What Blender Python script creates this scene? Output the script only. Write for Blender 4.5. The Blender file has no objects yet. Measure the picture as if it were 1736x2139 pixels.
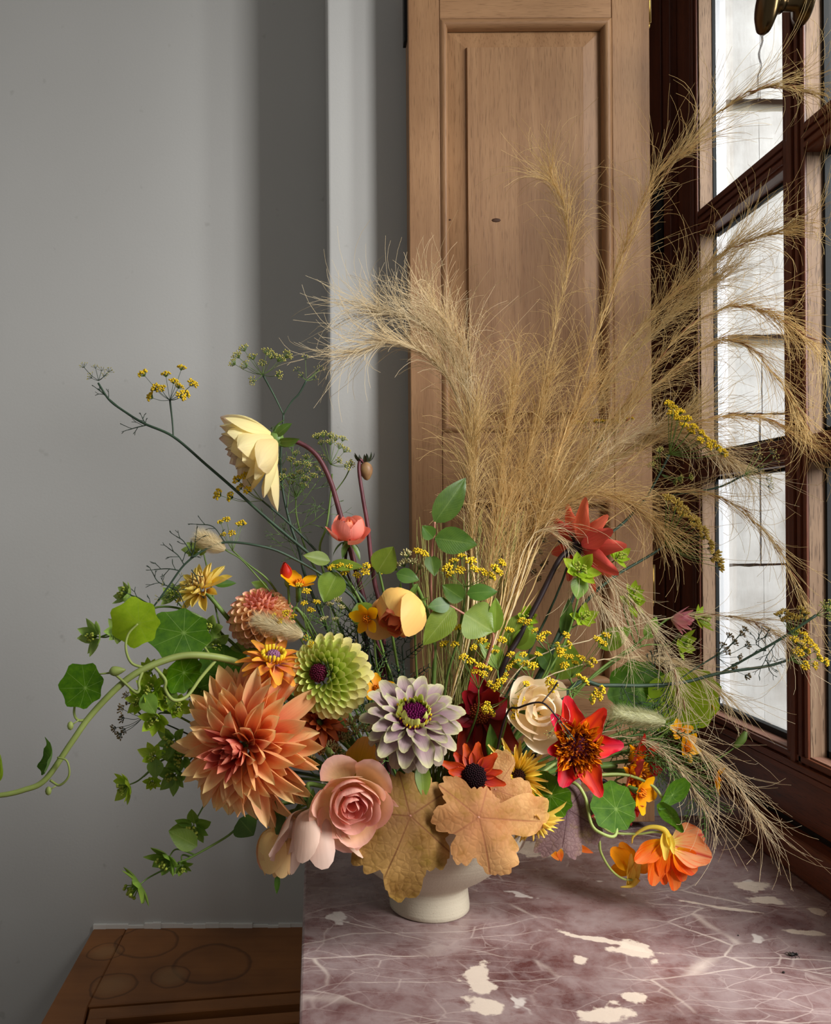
import bpy, math, random
from mathutils import Vector, Matrix, Quaternion, noise

# ------------------------------------------------------------------ camera
F = 1750.0; VX, VY = 660.0, 1110.0; ROLL = math.radians(0.4)
CZ = 1.16; TZ = 0.75                      # lens height, marble height
C = Vector((0, 0, CZ))
RV = Vector((math.cos(ROLL), 0, -math.sin(ROLL))); UV_ = Vector((math.sin(ROLL), 0, math.cos(ROLL)))
sc = bpy.context.scene
col = sc.collection
cam = bpy.data.cameras.new('camera'); camo = bpy.data.objects.new('camera', cam); col.objects.link(camo)
cam.sensor_fit = 'VERTICAL'; cam.sensor_height = 24.0; cam.lens = F / 2139 * 24.0
cam.shift_x = (868 - VX) / 2139; cam.shift_y = (VY - 1069.5) / 2139
cam.clip_start = 0.02
m3 = Matrix((RV, UV_, Vector((0, -1, 0)))).transposed()
camo.matrix_world = Matrix.Translation(C) @ m3.to_4x4()
sc.camera = camo
# ------------------------------------------------------------------ light
sc.view_settings.view_transform = 'Standard'; sc.view_settings.look = 'None'
sc.view_settings.exposure = 0.0; sc.view_settings.gamma = 1.0; sc.view_settings.use_curve_mapping = False
w = bpy.data.worlds.new('overcast'); sc.world = w; w.use_nodes = True
bg = w.node_tree.nodes['Background']; bg.inputs[0].default_value = (1.0, 0.97, 0.93, 1); bg.inputs[1].default_value = 0.225
def area(name, loc, target, sx, sy, power, colr):
    l = bpy.data.lights.new(name, 'AREA'); l.shape = 'RECTANGLE'; l.size = sx; l.size_y = sy; l.energy = power; l.color = colr
    o = bpy.data.objects.new(name, l); col.objects.link(o)
    o.location = loc
    o.rotation_euler = (Vector(target) - Vector(loc)).to_track_quat('-Z', 'Y').to_euler()
    return o
area('window_daylight', (1.55, -0.38, 2.3), (0.15, 1.1, 1.2), 0.88, 1.8, 150, (1.0, 0.995, 0.985))
sc.cycles.use_denoising = True
sc.cycles.max_bounces = 7; sc.cycles.diffuse_bounces = 4; sc.cycles.transparent_max_bounces = 12
sc.cycles.caustics_reflective = False; sc.cycles.caustics_refractive = False

# ------------------------------------------------------------------ helpers
R = random.Random(11)
U = R.uniform
PI = math.pi
def P(px, py, D):
    return C + D * (Vector((0, 1, 0)) + ((px - VX) * RV + (VY - py) * UV_) / F)
def onz(px, py, z):
    d = Vector((0, 1, 0)) + ((px - VX) * RV + (VY - py) * UV_) / F
    return C + d * ((z - C.z) / d.z)
def lin(c):
    c = c / 255.0
    return c / 12.92 if c <= 0.04045 else ((c + 0.055) / 1.055) ** 2.4
def S(r, g, b, k=1.0):
    return (min(1, lin(r) * k), min(1, lin(g) * k), min(1, lin(b) * k), 1)

class N:
    def __init__(s, name):
        s.m = bpy.data.materials.new(name); s.m.use_nodes = True; s.t = s.m.node_tree; s.t.nodes.clear()
    def n(s, typ, ins=None, **props):
        nd = s.t.nodes.new('ShaderNode' + typ)
        for k, v in props.items(): setattr(nd, k, v)
        for k, v in (ins or {}).items():
            so = nd.inputs[k]
            if isinstance(v, bpy.types.NodeSocket): s.t.links.new(v, so)
            else: so.default_value = v
        return nd
    def math(s, op, a, b=0.0, c=0.0, clamp=False):
        return s.n('Math', {0: a, 1: b, 2: c}, operation=op, use_clamp=clamp).outputs[0]
    def mix(s, f, a, b, mode='MIX'):
        nd = s.n('Mix', data_type='RGBA', blend_type=mode)
        for i, v in ((0, f), (6, a), (7, b)):
            if isinstance(v, bpy.types.NodeSocket): s.t.links.new(v, nd.inputs[i])
            else: nd.inputs[i].default_value = v
        return nd.outputs[2]
    def ramp(s, f, stops, interp='LINEAR'):
        nd = s.n('ValToRGB', {0: f}); e = nd.color_ramp.elements; nd.color_ramp.interpolation = interp
        while len(e) < len(stops): e.new(0.5)
        for i, (p, c) in enumerate(stops):
            e[i].position = p; e[i].color = c if hasattr(c, '__len__') else (c, c, c, 1)
        return nd.outputs[0]
    def noise(s, vec, scale, detail=3, rough=0.55, dist=0.0):
        return s.n('TexNoise', {'Vector': vec, 'Scale': scale, 'Detail': detail, 'Roughness': rough, 'Distortion': dist}).outputs[0]
    def mapv(s, vec, scale=(1, 1, 1), rot=(0, 0, 0), loc=(0, 0, 0)):
        return s.n('Mapping', {'Vector': vec, 'Scale': scale, 'Rotation': rot, 'Location': loc}).outputs[0]
    def sep(s, vec): return s.n('SeparateXYZ', {0: vec}).outputs
    def coord(s, k='Object'): return s.n('TexCoord').outputs[k]
    def bump(s, h, st, dist=0.002): return s.n('Bump', {'Height': h, 'Strength': st, 'Distance': dist}).outputs[0]
    def bsdf(s, colr, rough=0.5, spec=0.4, normal=None, metal=0.0, sheen=0):
        b = s.n('BsdfPrincipled')
        for k, v in (('Base Color', colr), ('Roughness', rough), ('Specular IOR Level', spec), ('Metallic', metal), ('Sheen Weight', sheen)):
            if isinstance(v, bpy.types.NodeSocket): s.t.links.new(v, b.inputs[k])
            else: b.inputs[k].default_value = v
        if normal is not None: s.t.links.new(normal, b.inputs['Normal'])
        return b.outputs[0]
    def out(s, sh):
        o = s.n('OutputMaterial'); s.t.links.new(sh, o.inputs[0]); return s.m
    def thin(s, colr, tcol, rough, spec, tr, normal=None):
        b = s.bsdf(colr, rough, spec, normal)
        t = s.n('BsdfTranslucent', {0: tcol}).outputs[0]
        return s.out(s.n('MixShader', {0: tr, 1: b, 2: t}).outputs[0])

def petal_mat(name, stops, back=None, edge=None, vein=0.18, vs=26, tr=0.28, rough=0.55, var=0.1, vcol=None, mid=None):
    n = N(name); uv = n.coord('UV'); x, y, z = n.sep(uv)
    c = n.ramp(y, stops)
    au = n.math('ABSOLUTE', n.math('MULTIPLY_ADD', x, 2.0, -1.0))
    if mid: c = n.mix(n.ramp(au, [(0.0, 1), (mid[1], 0)]), c, mid[0])
    if edge: c = n.mix(n.ramp(au, [(edge[1], 0), (1.0, 1)]), c, edge[0])
    if back:
        bf = n.n('NewGeometry').outputs['Backfacing']
        c = n.mix(n.math('MULTIPLY', bf, 0.85), c, back)
    rnd = n.n('ObjectInfo').outputs['Random']
    nz = n.noise(n.mapv(uv, (vs, 1.6, 1)), 1.0, 2)
    if vcol: c = n.mix(n.ramp(nz, [(0.5, 0), (0.68, 1)]), c, vcol)
    f = n.math('MULTIPLY_ADD', nz, 2 * vein, 1 - vein)
    f = n.math('MULTIPLY', f, n.math('MULTIPLY_ADD', rnd, 2 * var, 1 - var))
    hs = n.n('HueSaturation', {'Hue': n.math('MULTIPLY_ADD', rnd, 0.016, 0.492), 'Saturation': 1.05, 'Value': f, 'Color': c}).outputs[0]
    return n.thin(hs, hs, rough, 0.3, tr, n.bump(nz, 0.25, 0.001))

def plain_mat(name, c1, c2, scale=60, rough=0.5, spec=0.35, tr=0.0, bumpv=0.2):
    n = N(name); o = n.coord('Object'); nz = n.noise(o, scale, 3)
    rnd = n.n('ObjectInfo').outputs['Random']
    c = n.mix(n.ramp(nz, [(0.3, 0), (0.7, 1)]), c1, c2)
    c = n.n('HueSaturation', {'Value': n.math('MULTIPLY_ADD', rnd, 0.24, 0.88), 'Color': c}).outputs[0]
    if tr: return n.thin(c, c, rough, spec, tr)
    return n.out(n.bsdf(c, rough, spec, n.bump(nz, bumpv, 0.001)))

# mesh tools --------------------------------------------------------
class MB:
    def __init__(s): s.v = []; s.f = []; s.uv = []; s.mi = []
    def grid(s, nu, nv, fn, mi=0):
        b = len(s.v)
        for j in range(nv + 1):
            for i in range(nu + 1):
                s.v.append(tuple(fn(i / nu, j / nv)))
        for j in range(nv):
            for i in range(nu):
                a = b + j * (nu + 1) + i
                s.f.append((a, a + 1, a + nu + 2, a + nu + 1)); s.mi.append(mi)
                s.uv += [(i / nu, j / nv), ((i + 1) / nu, j / nv), ((i + 1) / nu, (j + 1) / nv), (i / nu, (j + 1) / nv)]
        return s
    def poly(s, vs, fs, mi=0):
        b = len(s.v); s.v += [tuple(v) for v in vs]
        for f in fs:
            s.f.append(tuple(b + i for i in f)); s.mi.append(mi); s.uv += [(0.5, 0.5)] * len(f)
        return s
    def box(s, x0, x1, y0, y1, z0, z1, mi=0):
        return s.poly([(x0, y0, z0), (x1, y0, z0), (x1, y1, z0), (x0, y1, z0), (x0, y0, z1), (x1, y0, z1), (x1, y1, z1), (x0, y1, z1)],
                      [(0, 3, 2, 1), (4, 5, 6, 7), (0, 1, 5, 4), (1, 2, 6, 5), (2, 3, 7, 6), (3, 0, 4, 7)], mi)
    def tube(s, pts, r0, r1=None, k=6, mi=0, cap=True):
        r1 = r0 if r1 is None else r1
        n = len(pts); b = len(s.v); up = None
        for i, p in enumerate(pts):
            t = (pts[min(i + 1, n - 1)] - pts[max(i - 1, 0)])
            if t.length < 1e-9: t = Vector((0, 0, 1))
            t.normalize()
            if up is None: up = t.orthogonal().normalized()
            else:
                up = up - t * up.dot(t)
                up = up.normalized() if up.length > 1e-6 else t.orthogonal().normalized()
            w_ = t.cross(up); f = i / max(1, n - 1)
            r = r0 + (r1 - r0) * f if not callable(r0) else r0(f)
            for q in range(k):
                a = 2 * PI * q / k; s.v.append(tuple(p + (up * math.cos(a) + w_ * math.sin(a)) * r))
        for i in range(n - 1):
            for q in range(k):
                a = b + i * k + q; c = b + i * k + (q + 1) % k
                s.f.append((a, c, c + k, a + k)); s.mi.append(mi); s.uv += [(q / k, i / n), ((q + 1) / k, i / n), ((q + 1) / k, (i + 1) / n), (q / k, (i + 1) / n)]
        if cap and k > 3:
            for base, rev in ((b, True), (b + (n - 1) * k, False)):
                f = tuple(base + q for q in range(k)); f = f[::-1] if rev else f
                s.f.append(f); s.mi.append(mi); s.uv += [(0.5, 0.5)] * k
        return s
    def blob(s, c, rx, ry, rz, rings=4, k=6, mi=0, rot=None):
        b = len(s.v)
        for j in range(rings + 1):
            th = PI * j / rings
            for q in range(k):
                a = 2 * PI * q / k
                p = Vector((rx * math.sin(th) * math.cos(a), ry * math.sin(th) * math.sin(a), rz * math.cos(th)))
                if rot is not None: p = rot @ p
                s.v.append(tuple(Vector(c) + p))
        for j in range(rings):
            for q in range(k):
                a = b + j * k + q; c2 = b + j * k + (q + 1) % k
                s.f.append((a, a + k, c2 + k, c2)); s.mi.append(mi); s.uv += [(0.5, j / rings)] * 4
        return s
    def lathe(s, prof, k=48, mi=0):
        b = len(s.v); n = len(prof)
        for (r, z) in prof:
            for q in range(k):
                a = 2 * PI * q / k; s.v.append((r * math.cos(a), r * math.sin(a), z))
        for i in range(n - 1):
            for q in range(k):
                a = b + i * k + q; c = b + i * k + (q + 1) % k
                s.f.append((a, c, c + k, a + k)); s.mi.append(mi); s.uv += [(q / k, i / n)] * 4
        return s
    def mesh(s, name, mats, smooth=True):
        me = bpy.data.meshes.new(name); me.from_pydata(s.v, [], s.f)
        mats = mats if isinstance(mats, (list, tuple)) else [mats]
        for m in mats: me.materials.append(m)
        if len(mats) > 1: me.polygons.foreach_set('material_index', s.mi)
        l = me.uv_layers.new(name='UVMap'); flat = [c for p in s.uv for c in p]
        if len(flat) == 2 * len(me.loops): l.data.foreach_set('uv', flat)
        me.polygons.foreach_set('use_smooth', [smooth] * len(me.polygons)); me.update()
        return me

def thing(name, label, cat, loc, group=None):
    o = bpy.data.objects.new(name, None); col.objects.link(o); o.empty_display_size = 0.01
    o.location = loc; o['label'] = label; o['category'] = cat
    if group: o['group'] = group
    o.matrix_basis = Matrix.Translation(loc)
    return o
def gmat(o):
    m = o.matrix_basis.copy()
    while o.parent is not None: o = o.parent; m = o.matrix_basis @ m
    return m
def part(root, name, me, world=None, label=None, kind=None):
    """one mesh object under root; `world` is its transform in the world"""
    o = bpy.data.objects.new(name, me); col.objects.link(o)
    world = Matrix.Identity(4) if world is None else world
    if root is not None:
        o.parent = root; o.matrix_basis = gmat(root).inverted() @ world
    else: o.matrix_basis = world
    if label: o['label'] = label
    if kind: o['kind'] = kind
    return o
def struct(name, me, kind='structure', label=None):
    o = part(None, name, me); o['kind'] = kind
    if label: o['label'] = label
    return o
def frame(pos, axis, roll=0.0):
    q = Vector(axis).normalized().to_track_quat('Z', 'Y')
    return Matrix.Translation(pos) @ q.to_matrix().to_4x4() @ Matrix.Rotation(roll, 4, 'Z')
def spline(pts, per=6):
    pts = [Vector(p) for p in pts]
    if len(pts) < 3: return [pts[0].lerp(pts[-1], i / per) for i in range(per + 1)]
    q = [2 * pts[0] - pts[1]] + pts + [2 * pts[-1] - pts[-2]]; out = []
    for i in range(1, len(q) - 2):
        a, b, c, d = q[i - 1], q[i], q[i + 1], q[i + 2]
        for j in range(per):
            t = j / per
            out.append(0.5 * ((2 * b) + (c - a) * t + (2 * a - 5 * b + 4 * c - d) * t * t + (3 * b - a - 3 * c + d) * t ** 3))
    out.append(pts[-1]); return out
def rz(a): return Matrix.Rotation(a, 4, 'Z')
def rx(a): return Matrix.Rotation(a, 4, 'X')
def ry(a): return Matrix.Rotation(a, 4, 'Y')
def tr(x, y, z): return Matrix.Translation((x, y, z))
def scl(a, b=None, c=None): return Matrix.Diagonal((a, a if b is None else b, a if c is None else c, 1))

# ------------------------------------------------------------------ setting materials
def wood(name, c1, c2, dark, axis='Z', scale=1.0, rough=0.5, pores=0.5, spec=0.3):
    n = N(name); o = n.coord('Object')
    st = {'Z': (55, 55, 2.2), 'X': (2.2, 55, 55), 'Y': (55, 2.2, 55)}[axis]
    st2 = {'Z': (900, 900, 45), 'X': (45, 900, 900), 'Y': (900, 45, 900)}[axis]
    a = n.noise(n.mapv(o, tuple(v * scale for v in st)), 1.0, 4, 0.6, 0.6)
    big = n.noise(o, 6.0, 2)
    p = n.noise(n.mapv(o, st2), 1.0, 2, 0.5)
    c = n.mix(n.ramp(a, [(0.3, 0), (0.7, 1)]), c1, c2)
    c = n.mix(n.ramp(big, [(0.4, 0), (0.75, 0.45)]), c, n.mix(0.5, c2, dark))
    c = n.mix(n.math('MULTIPLY', n.ramp(p, [(0.56, 0), (0.66, 1)]), pores), c, dark)
    return n.out(n.bsdf(c, rough, spec, n.bump(n.math('ADD', a, n.math('MULTIPLY', p, 0.6)), 0.25, 0.001)))
OAK = wood('oak_vertical', S(170, 130, 92, .98), S(146, 106, 72, .92), S(104, 72, 44), 'Z')
OAKX = wood('oak_horizontal', S(170, 130, 92, .98), S(146, 106, 72, .92), S(104, 72, 44), 'X')
MAHO = wood('dark_window_wood', S(118, 64, 40), S(84, 42, 26), S(34, 17, 10), 'Z', 1, 0.4, 0.5, 0.4)
MAHOY = wood('dark_rail_wood', S(122, 66, 40), S(88, 44, 26), S(36, 18, 10), 'Y', 1, 0.4, 0.5, 0.4)
LITWOOD = wood('lit_window_wood', S(164, 136, 110), S(128, 100, 78), S(62, 42, 30), 'Z', 1.3, 0.6, 0.8)  # paler copy of the window wood, stands in for daylight on the reveals
BENCH = None
def plaster():
    n = N('grey_plaster'); o = n.coord('Object')
    a = n.noise(o, 3.0, 3); f = n.noise(o, 240, 2); s = n.noise(o, 1.1, 2)
    c = n.mix(a, S(166, 165, 161, 1.28), S(174, 173, 170, 1.3))
    c = n.mix(n.ramp(n.noise(o, 38, 2), [(0.72, 0), (0.8, 0.4)]), c, S(140, 138, 132, 1.2))
    return n.out(n.bsdf(c, 0.62, 0.25, n.bump(f, 0.12, 0.0012)))
PLASTER = plaster()
def flat(name, c, rough=0.6, metal=0.0, spec=0.3):
    n = N(name); return n.out(n.bsdf(c, rough, spec, n.bump(n.noise(n.coord(), 300, 2), 0.15, 0.0006), metal))
CAULK = flat('white_caulk', S(212, 211, 206, 1.2)); BLACK = flat('black_iron_and_gap', S(14, 14, 15), 0.5)
PUTTY = flat('dark_putty', S(27, 28, 28), 0.7); BRASS = flat('old_brass', S(148, 118, 62), 0.32, 1.0)
BRONZE = flat('dark_bronze', S(92, 76, 52), 0.28, 1.0)
WHITEP = flat('white_limewash', S(205, 208, 212)); MORTAR = flat('beige_mortar', S(160, 155, 140), 0.9)
def stone():
    n = N('limestone'); o = n.coord('Object'); rnd = n.n('ObjectInfo').outputs['Random']
    a = n.noise(o, 9, 5, 0.65); b = n.noise(n.mapv(o, (30, 30, 7)), 1.0, 4, 0.7)
    c = n.mix(n.ramp(a, [(0.3, 0), (0.72, 1)]), S(158, 156, 151), S(194, 194, 192))
    c = n.mix(n.ramp(b, [(0.52, 0), (0.7, 0.7)]), c, S(136, 133, 127))
    c = n.n('HueSaturation', {'Value': n.math('MULTIPLY_ADD', rnd, 0.1, 0.93), 'Color': c}).outputs[0]
    return n.out(n.bsdf(c, 0.9, 0.1, n.bump(n.math('ADD', a, b), 0.5, 0.004)))
STONE = stone()
def marble():
    n = N('red_vein_marble'); o = n.coord('Object')
    wv = n.n('TexNoise', {'Vector': o, 'Scale': 5.0, 'Detail': 4}).outputs[1]
    dv = n.n('VectorMath', {0: o, 1: n.n('VectorMath', {0: wv, 1: (0.085, 0.085, 0.0)}, operation='MULTIPLY').outputs[0]}, operation='ADD').outputs[0]
    a = n.noise(dv, 14, 5, 0.65); b = n.noise(dv, 55, 4, 0.7)
    c = n.ramp(a, [(0.3, S(92, 54, 53)), (0.45, S(124, 94, 92)), (0.58, S(152, 130, 128)), (0.7, S(108, 68, 66))])
    c = n.mix(n.ramp(b, [(0.42, 0), (0.72, 0.55)]), c, S(158, 140, 138))
    def veins(sx, sy, rot, th, amt, colr, c, brk=0.5):
        v = n.n('TexVoronoi', {'Vector': n.mapv(dv, (sx, sy, 1), (0, 0, rot)), 'Scale': 1.0}, feature='DISTANCE_TO_EDGE').outputs[0]
        m = n.ramp(v, [(0.0, 1), (th * .3, .75), (th, 0)])
        k = n.ramp(n.noise(dv, 8, 3), [(brk - 0.08, 0), (brk + 0.1, 1)])
        return n.mix(n.math('MULTIPLY', n.math('MULTIPLY', m, k), amt), c, colr)
    c = veins(5, 17, -0.62, 0.013, 0.85, S(205, 190, 178, 1.15), c, 0.5)
    c = veins(13, 40, -0.45, 0.02, 0.6, S(190, 172, 164, 1.15), c, 0.48)
    c = veins(26, 34, 0.5, 0.018, 0.45, S(184, 168, 162, 1.15), c, 0.52)
    c = n.mix(n.ramp(n.noise(dv, 21, 3, 0.6), [(0.69, 0), (0.72, 0.85)]), c, S(204, 194, 186, 1.15))
    x, y, z = n.sep(dv)
    big = n.noise(o, 48, 4)
    # fossil-like cream inclusions: (px,py, half width m, half depth m, turn)
    for (px, py, wx, wy, tn) in ((1340, 1980, .022, .022, .3), (1260, 1958, .05, .006, -.55), (1005, 2035, .016, .03, -.5), (1000, 2085, .02, .018, .4),
                                 (1275, 2096, .026, .014, .1), (1585, 1874, .017, .012, .1), (1683, 1893, .012, .01, 0), (1130, 1768, .05, .022, .1), (1050, 1772, .05, .016, .1),
                                 (1560, 1845, .02, .016, .3), (1665, 1938, .03, .006, -.1), (1500, 1890, .045, .004, -.45), (1330, 2070, .012, .012, 0), (1230, 1992, .012, .009, 0)):
        q = onz(px, py, TZ); off = 0.035
        dx = n.math('SUBTRACT', x, q.x + off); dy = n.math('SUBTRACT', y, q.y + off)
        ca, sa = math.cos(tn), math.sin(tn)
        ex = n.math('ADD', n.math('MULTIPLY', dx, ca / wx), n.math('MULTIPLY', dy, sa / wx))
        ey = n.math('SUBTRACT', n.math('MULTIPLY', dy, ca / wy), n.math('MULTIPLY', dx, sa / wy))
        d = n.math('SQRT', n.math('ADD', n.math('MULTIPLY', ex, ex), n.math('MULTIPLY', ey, ey)))
        d = n.math('ADD', d, n.math('MULTIPLY_ADD', big, 2.6, -1.3))
        c = n.mix(n.ramp(d, [(0.74, 0.85), (0.95, 0)]), c, S(220, 204, 186, 1.1))
    return n.out(n.bsdf(c, n.ramp(b, [(0.3, 0.22), (0.7, 0.36)]), 0.5, n.bump(b, 0.05, 0.001)))
MARBLE = marble()
def benchwood():
    n = N('stained_bench_wood'); o = n.coord('Object')
    a = n.noise(n.mapv(o, (3, 60, 60)), 1.0, 4, 0.6, 0.5); big = n.noise(o, 7, 3)
    c = n.mix(a, S(160, 104, 56, 1.1), S(126, 78, 40, 1.1)); c = n.mix(n.ramp(big, [(0.4, 0), (0.7, 0.6)]), c, S(84, 52, 30))
    ds = n.n('TexNoise', {'Vector': o, 'Scale': 18.0}).outputs[1]
    dv = n.n('VectorMath', {0: o, 1: n.n('VectorMath', {0: ds, 1: (0.02, 0.02, 0)}, operation='MULTIPLY').outputs[0]}, operation='ADD').outputs[0]
    x, y, z = n.sep(dv)
    for (px, py, r, pale) in ((442, 2012, .058, 0), (305, 1968, .05, 0), (236, 2058, .036, 1), (360, 2040, .03, 1), (222, 1988, .026, 1)):
        q = onz(px, py, 0.524)
        dx = n.math('SUBTRACT', x, q.x + .01); dy = n.math('SUBTRACT', y, q.y + .01)
        d = n.math('SQRT', n.math('ADD', n.math('MULTIPLY', dx, dx), n.math('MULTIPLY', dy, dy)))
        d = n.math('DIVIDE', d, r)
        if pale: c = n.mix(n.ramp(d, [(0.4, 0.35), (0.9, 0.0)]), c, S(178, 140, 96))
        c = n.mix(n.ramp(d, [(0.84, 0), (0.93, 0.5), (0.96, 0.5), (1.0, 0)]), c, S(48, 28, 16))
    return n.out(n.bsdf(c, 0.48, 0.35, n.bump(a, 0.12, 0.001)))
BENCH = benchwood()
GLASS = None
def glass():
    n = N('window_glass')
    t = n.n('BsdfTransparent', {0: (0.97, 0.98, 0.98, 1)}).outputs[0]; g = n.n('BsdfGlossy', {0: (1, 1, 1, 1), 'Roughness': 0.03}).outputs[0]
    fr = n.n('Fresnel', {0: 1.45}).outputs[0]
    return n.out(n.n('MixShader', {0: n.math('MULTIPLY', fr, 0.35), 1: t, 2: g}).outputs[0])
GLASS = glass()

# ------------------------------------------------------------------ the room
WD, PD, SD = 1.35, 1.20, 1.14            # depth of wall, pilaster face, shutter face
XR, XG, XS = 0.585, 0.608, 0.561         # room face of sash, glass, sill face
struct('wall_back', MB().box(-2.2, 0.36, WD, WD + 0.2, 0, 3.2).mesh('wall_back', PLASTER, False))
me = MB().box(0.0205, 0.36, PD, WD, 0, 3.2).mesh('trim_1', PLASTER, False)
o = struct('trim_1', me)
md = o.modifiers.new('soft_edge', 'BEVEL'); md.width = 0.004; md.segments = 3
# the wall that holds the window, below and above it, and the near end
struct('wall_right', MB().box(XR, XR + .2, -1.6, 0.14, 0, 3.2).box(XR, XR + .2, 0.14, 1.46, 0, TZ).box(XR, XR + .2, 0.14, 1.46, 2.12, 3.2).mesh('wall_right', PLASTER, False))
struct('floor', MB().box(-2.2, XR, -0.9, WD, -0.05, 0).mesh('floor', wood('floor_boards', S(120, 84, 52), S(92, 60, 36), S(40, 25, 14), 'X'), False))

# marble ledge on a plastered base
t = thing('marble_ledge', 'polished red-brown marble slab with cream veins carrying the flower bowl', 'ledge', (0.27, 0.8, TZ - .03))
o = part(t, 'slab', MB().box(-0.017, XS + .02, 0.42, 1.2, TZ - .03, TZ).mesh('slab', MARBLE, False))
md = o.modifiers.new('worn_edge', 'BEVEL'); md.width = 0.0025; md.segments = 2
part(t, 'base', MB().box(0.0, XS + .02, 0.44, 1.2, 0.0, TZ - .03).mesh('ledge_base', PLASTER, False))

# low bench with heating slots beside it
BZ = 0.524
t = thing('wooden_bench', 'low stained wooden bench top with slots below the grey wall', 'bench', (-0.2, 1.2, BZ - .03))
def bp(px, py): return onz(px, py, BZ)
A = bp(190, 1936); B = bp(640, 1934)
g0, g1 = bp(183, 2103), bp(640, 2067); g2 = bp(165, 2139)
sl = (g1 - g0).normalized(); dn = Vector((sl.y, -sl.x, 0))       # along the slots, towards the front
def slab(pts, z0, z1, mat, name, parent, bev=0.0015):
    k = len(pts)
    m = MB().poly([(p.x, p.y, z0) for p in pts] + [(p.x, p.y, z1) for p in pts],
                  [tuple(range(k))[::-1], tuple(range(k, 2 * k))] + [(i, (i + 1) % k, k + (i + 1) % k, k + i) for i in range(k)])
    me = m.mesh(name, mat, False)
    o = part(parent, name, me)
    if bev: d = o.modifiers.new('b', 'BEVEL'); d.width = bev; d.segments = 1
    return o
XL, XE = -0.362, -0.0185
gl = g0 - sl * 0.0
yA = WD - .002
fr = lambda s, d: gl + sl * (s if s < .2 else (-.0195 - gl.x - dn.x * d) / sl.x) + dn * d          # grid: s along the slots, d towards the front
L_ = 0.29
slab([Vector((XL, 0.62, 0)), fr(0, .5), fr(0, 0), Vector((XL + .052, yA, 0)), Vector((XL, yA, 0))], BZ - .03, BZ, BENCH, 'end_board', t)
slab([fr(0, -.0015), fr(L_, -.0015), Vector((XE, yA, 0)), Vector((XL + .053, yA, 0))], BZ - .03, BZ, BENCH, 'back_board', t)
dd = 0.003
for k in range(7):
    wdt = 0.026 if k == 0 else 0.024
    slab([fr(.003, dd + wdt), fr(L_, dd + wdt), fr(L_, dd), fr(.003, dd)], BZ - .022, BZ - .001, BENCH, 'slat', t)
    if k == 0: pass
    slab([fr(.003, dd + wdt + .02), fr(.028, dd + wdt + .02), fr(.028, dd + wdt), fr(.003, dd + wdt)], BZ - .022, BZ - .0012, BENCH, 'slat_end', t, 0)
    dd += wdt + .019
part(t, 'front_panel', MB().box(XL, XE, 0.60, 0.63, 0, BZ - .03).mesh('front_panel', BENCH, False))
part(t, 'bottom_panel', MB().box(XL, XE, 0.63, 1.34, BZ - .2, BZ - .19).mesh('bottom_panel', flat('slot_black', S(10, 9, 8), 0.9), False))  # near-black panel below the slots
m = MB(); x = XL
while x < XE:
    x2 = min(XE, x + U(.012, .03)); h = U(.004, .009) * (1 if x < -.15 else .7)
    m.box(x, x2, WD - U(.003, .006), WD, BZ - .001, BZ + h); x = x2
struct('trim_2', m.mesh('trim_2', CAULK, False))

# wooden shutter ----------------------------------------------------
kS = SD / F
def sx(px): return (px - VX) * kS
def sz(py): return CZ + (VY - py) * kS
t = thing('window_shutter', 'tall oak panelled shutter folded open against the wall', 'shutter', (0.29, SD + .02, sz(1722)))
X0, X1 = sx(860), sx(1364); TOP, BOT = sz(-90), sz(1722)
def board(name, x0, x1, z0, z1, mat, y0=SD, y1=SD + .032, bev=.0012):
    o = part(t, name, MB().box(x0, x1, y0, y1, z0, z1).mesh(name, mat, False))
    d = o.modifiers.new('b', 'BEVEL'); d.width = bev; d.segments = 2
board('stile', X0, sx(925), BOT, TOP, OAK); board('stile', sx(1285), X1, BOT, TOP, OAK)
for (a, b) in ((41, -90), (1040, 906), (1722, 1437)): board('rail', sx(925.6), sx(1284.4), sz(a), sz(b), OAKX)
def panel(py0, py1):
    xa, xb, za, zb = sx(925), sx(1285), sz(py1), sz(py0)
    mo = 0.0125
    for (q0, q1, ver) in (((xa, za), (xa, zb), 1), ((xb, za), (xb, zb), 1), ((xa, za), (xb, za), 0), ((xa, zb), (xb, zb), 0)):
        # moulding: mitred quarter round strip stepping down to the panel
        cs = [(0, 0.0005), (0.0022, -0.0015), (0.0055, -0.0025), (0.009, -0.0005), (0.0115, 0.004), (mo, 0.010)]
        mb = MB()
        sgx = 1 if q0[0] == xa else -1; sgz = 1 if q0[1] == za else -1
        def f(u, v):
            i = min(len(cs) - 1, int(round(v * (len(cs) - 1)))); w_, y = cs[i]
            if ver: return (q0[0] + sgx * w_, SD + y, (za + w_) * (1 - u) + (zb - w_) * u)
            return ((xa + w_) * (1 - u) + (xb - w_) * u, SD + y, q0[1] + sgz * w_)
        mb.grid(1, len(cs) - 1, f)
        part(t, 'moulding', mb.mesh('moulding', OAK if ver else OAKX, True))
    # raised panel: sunk margin, bevel and raised field
    fx0, fx1, fz0, fz1 = sx(984), sx(1226), sz(py1 - 42), sz(py0 + 58)
    b0 = SD + .0115
    ring = lambda x0, x1, z0, z1, y: [(x0, y, z0), (x1, y, z0), (x1, y, z1), (x0, y, z1)]
    vs = ring(xa + mo - .001, xb - mo + .001, za + mo - .001, zb - mo + .001, b0) + ring(fx0 - .0015, fx1 + .0015, fz0 - .0015, fz1 + .0015, b0 - .0045) \
        + ring(fx0, fx1, fz0, fz1, b0 - .0085)
    fs = []
    for r in (0, 4):
        for i in range(4): fs.append((r + i, r + (i + 1) % 4, r + 4 + (i + 1) % 4, r + 4 + i))
    fs.append((8, 9, 10, 11))
    part(t, 'panel', MB().poly(vs, fs).mesh('panel', OAK, False))
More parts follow.
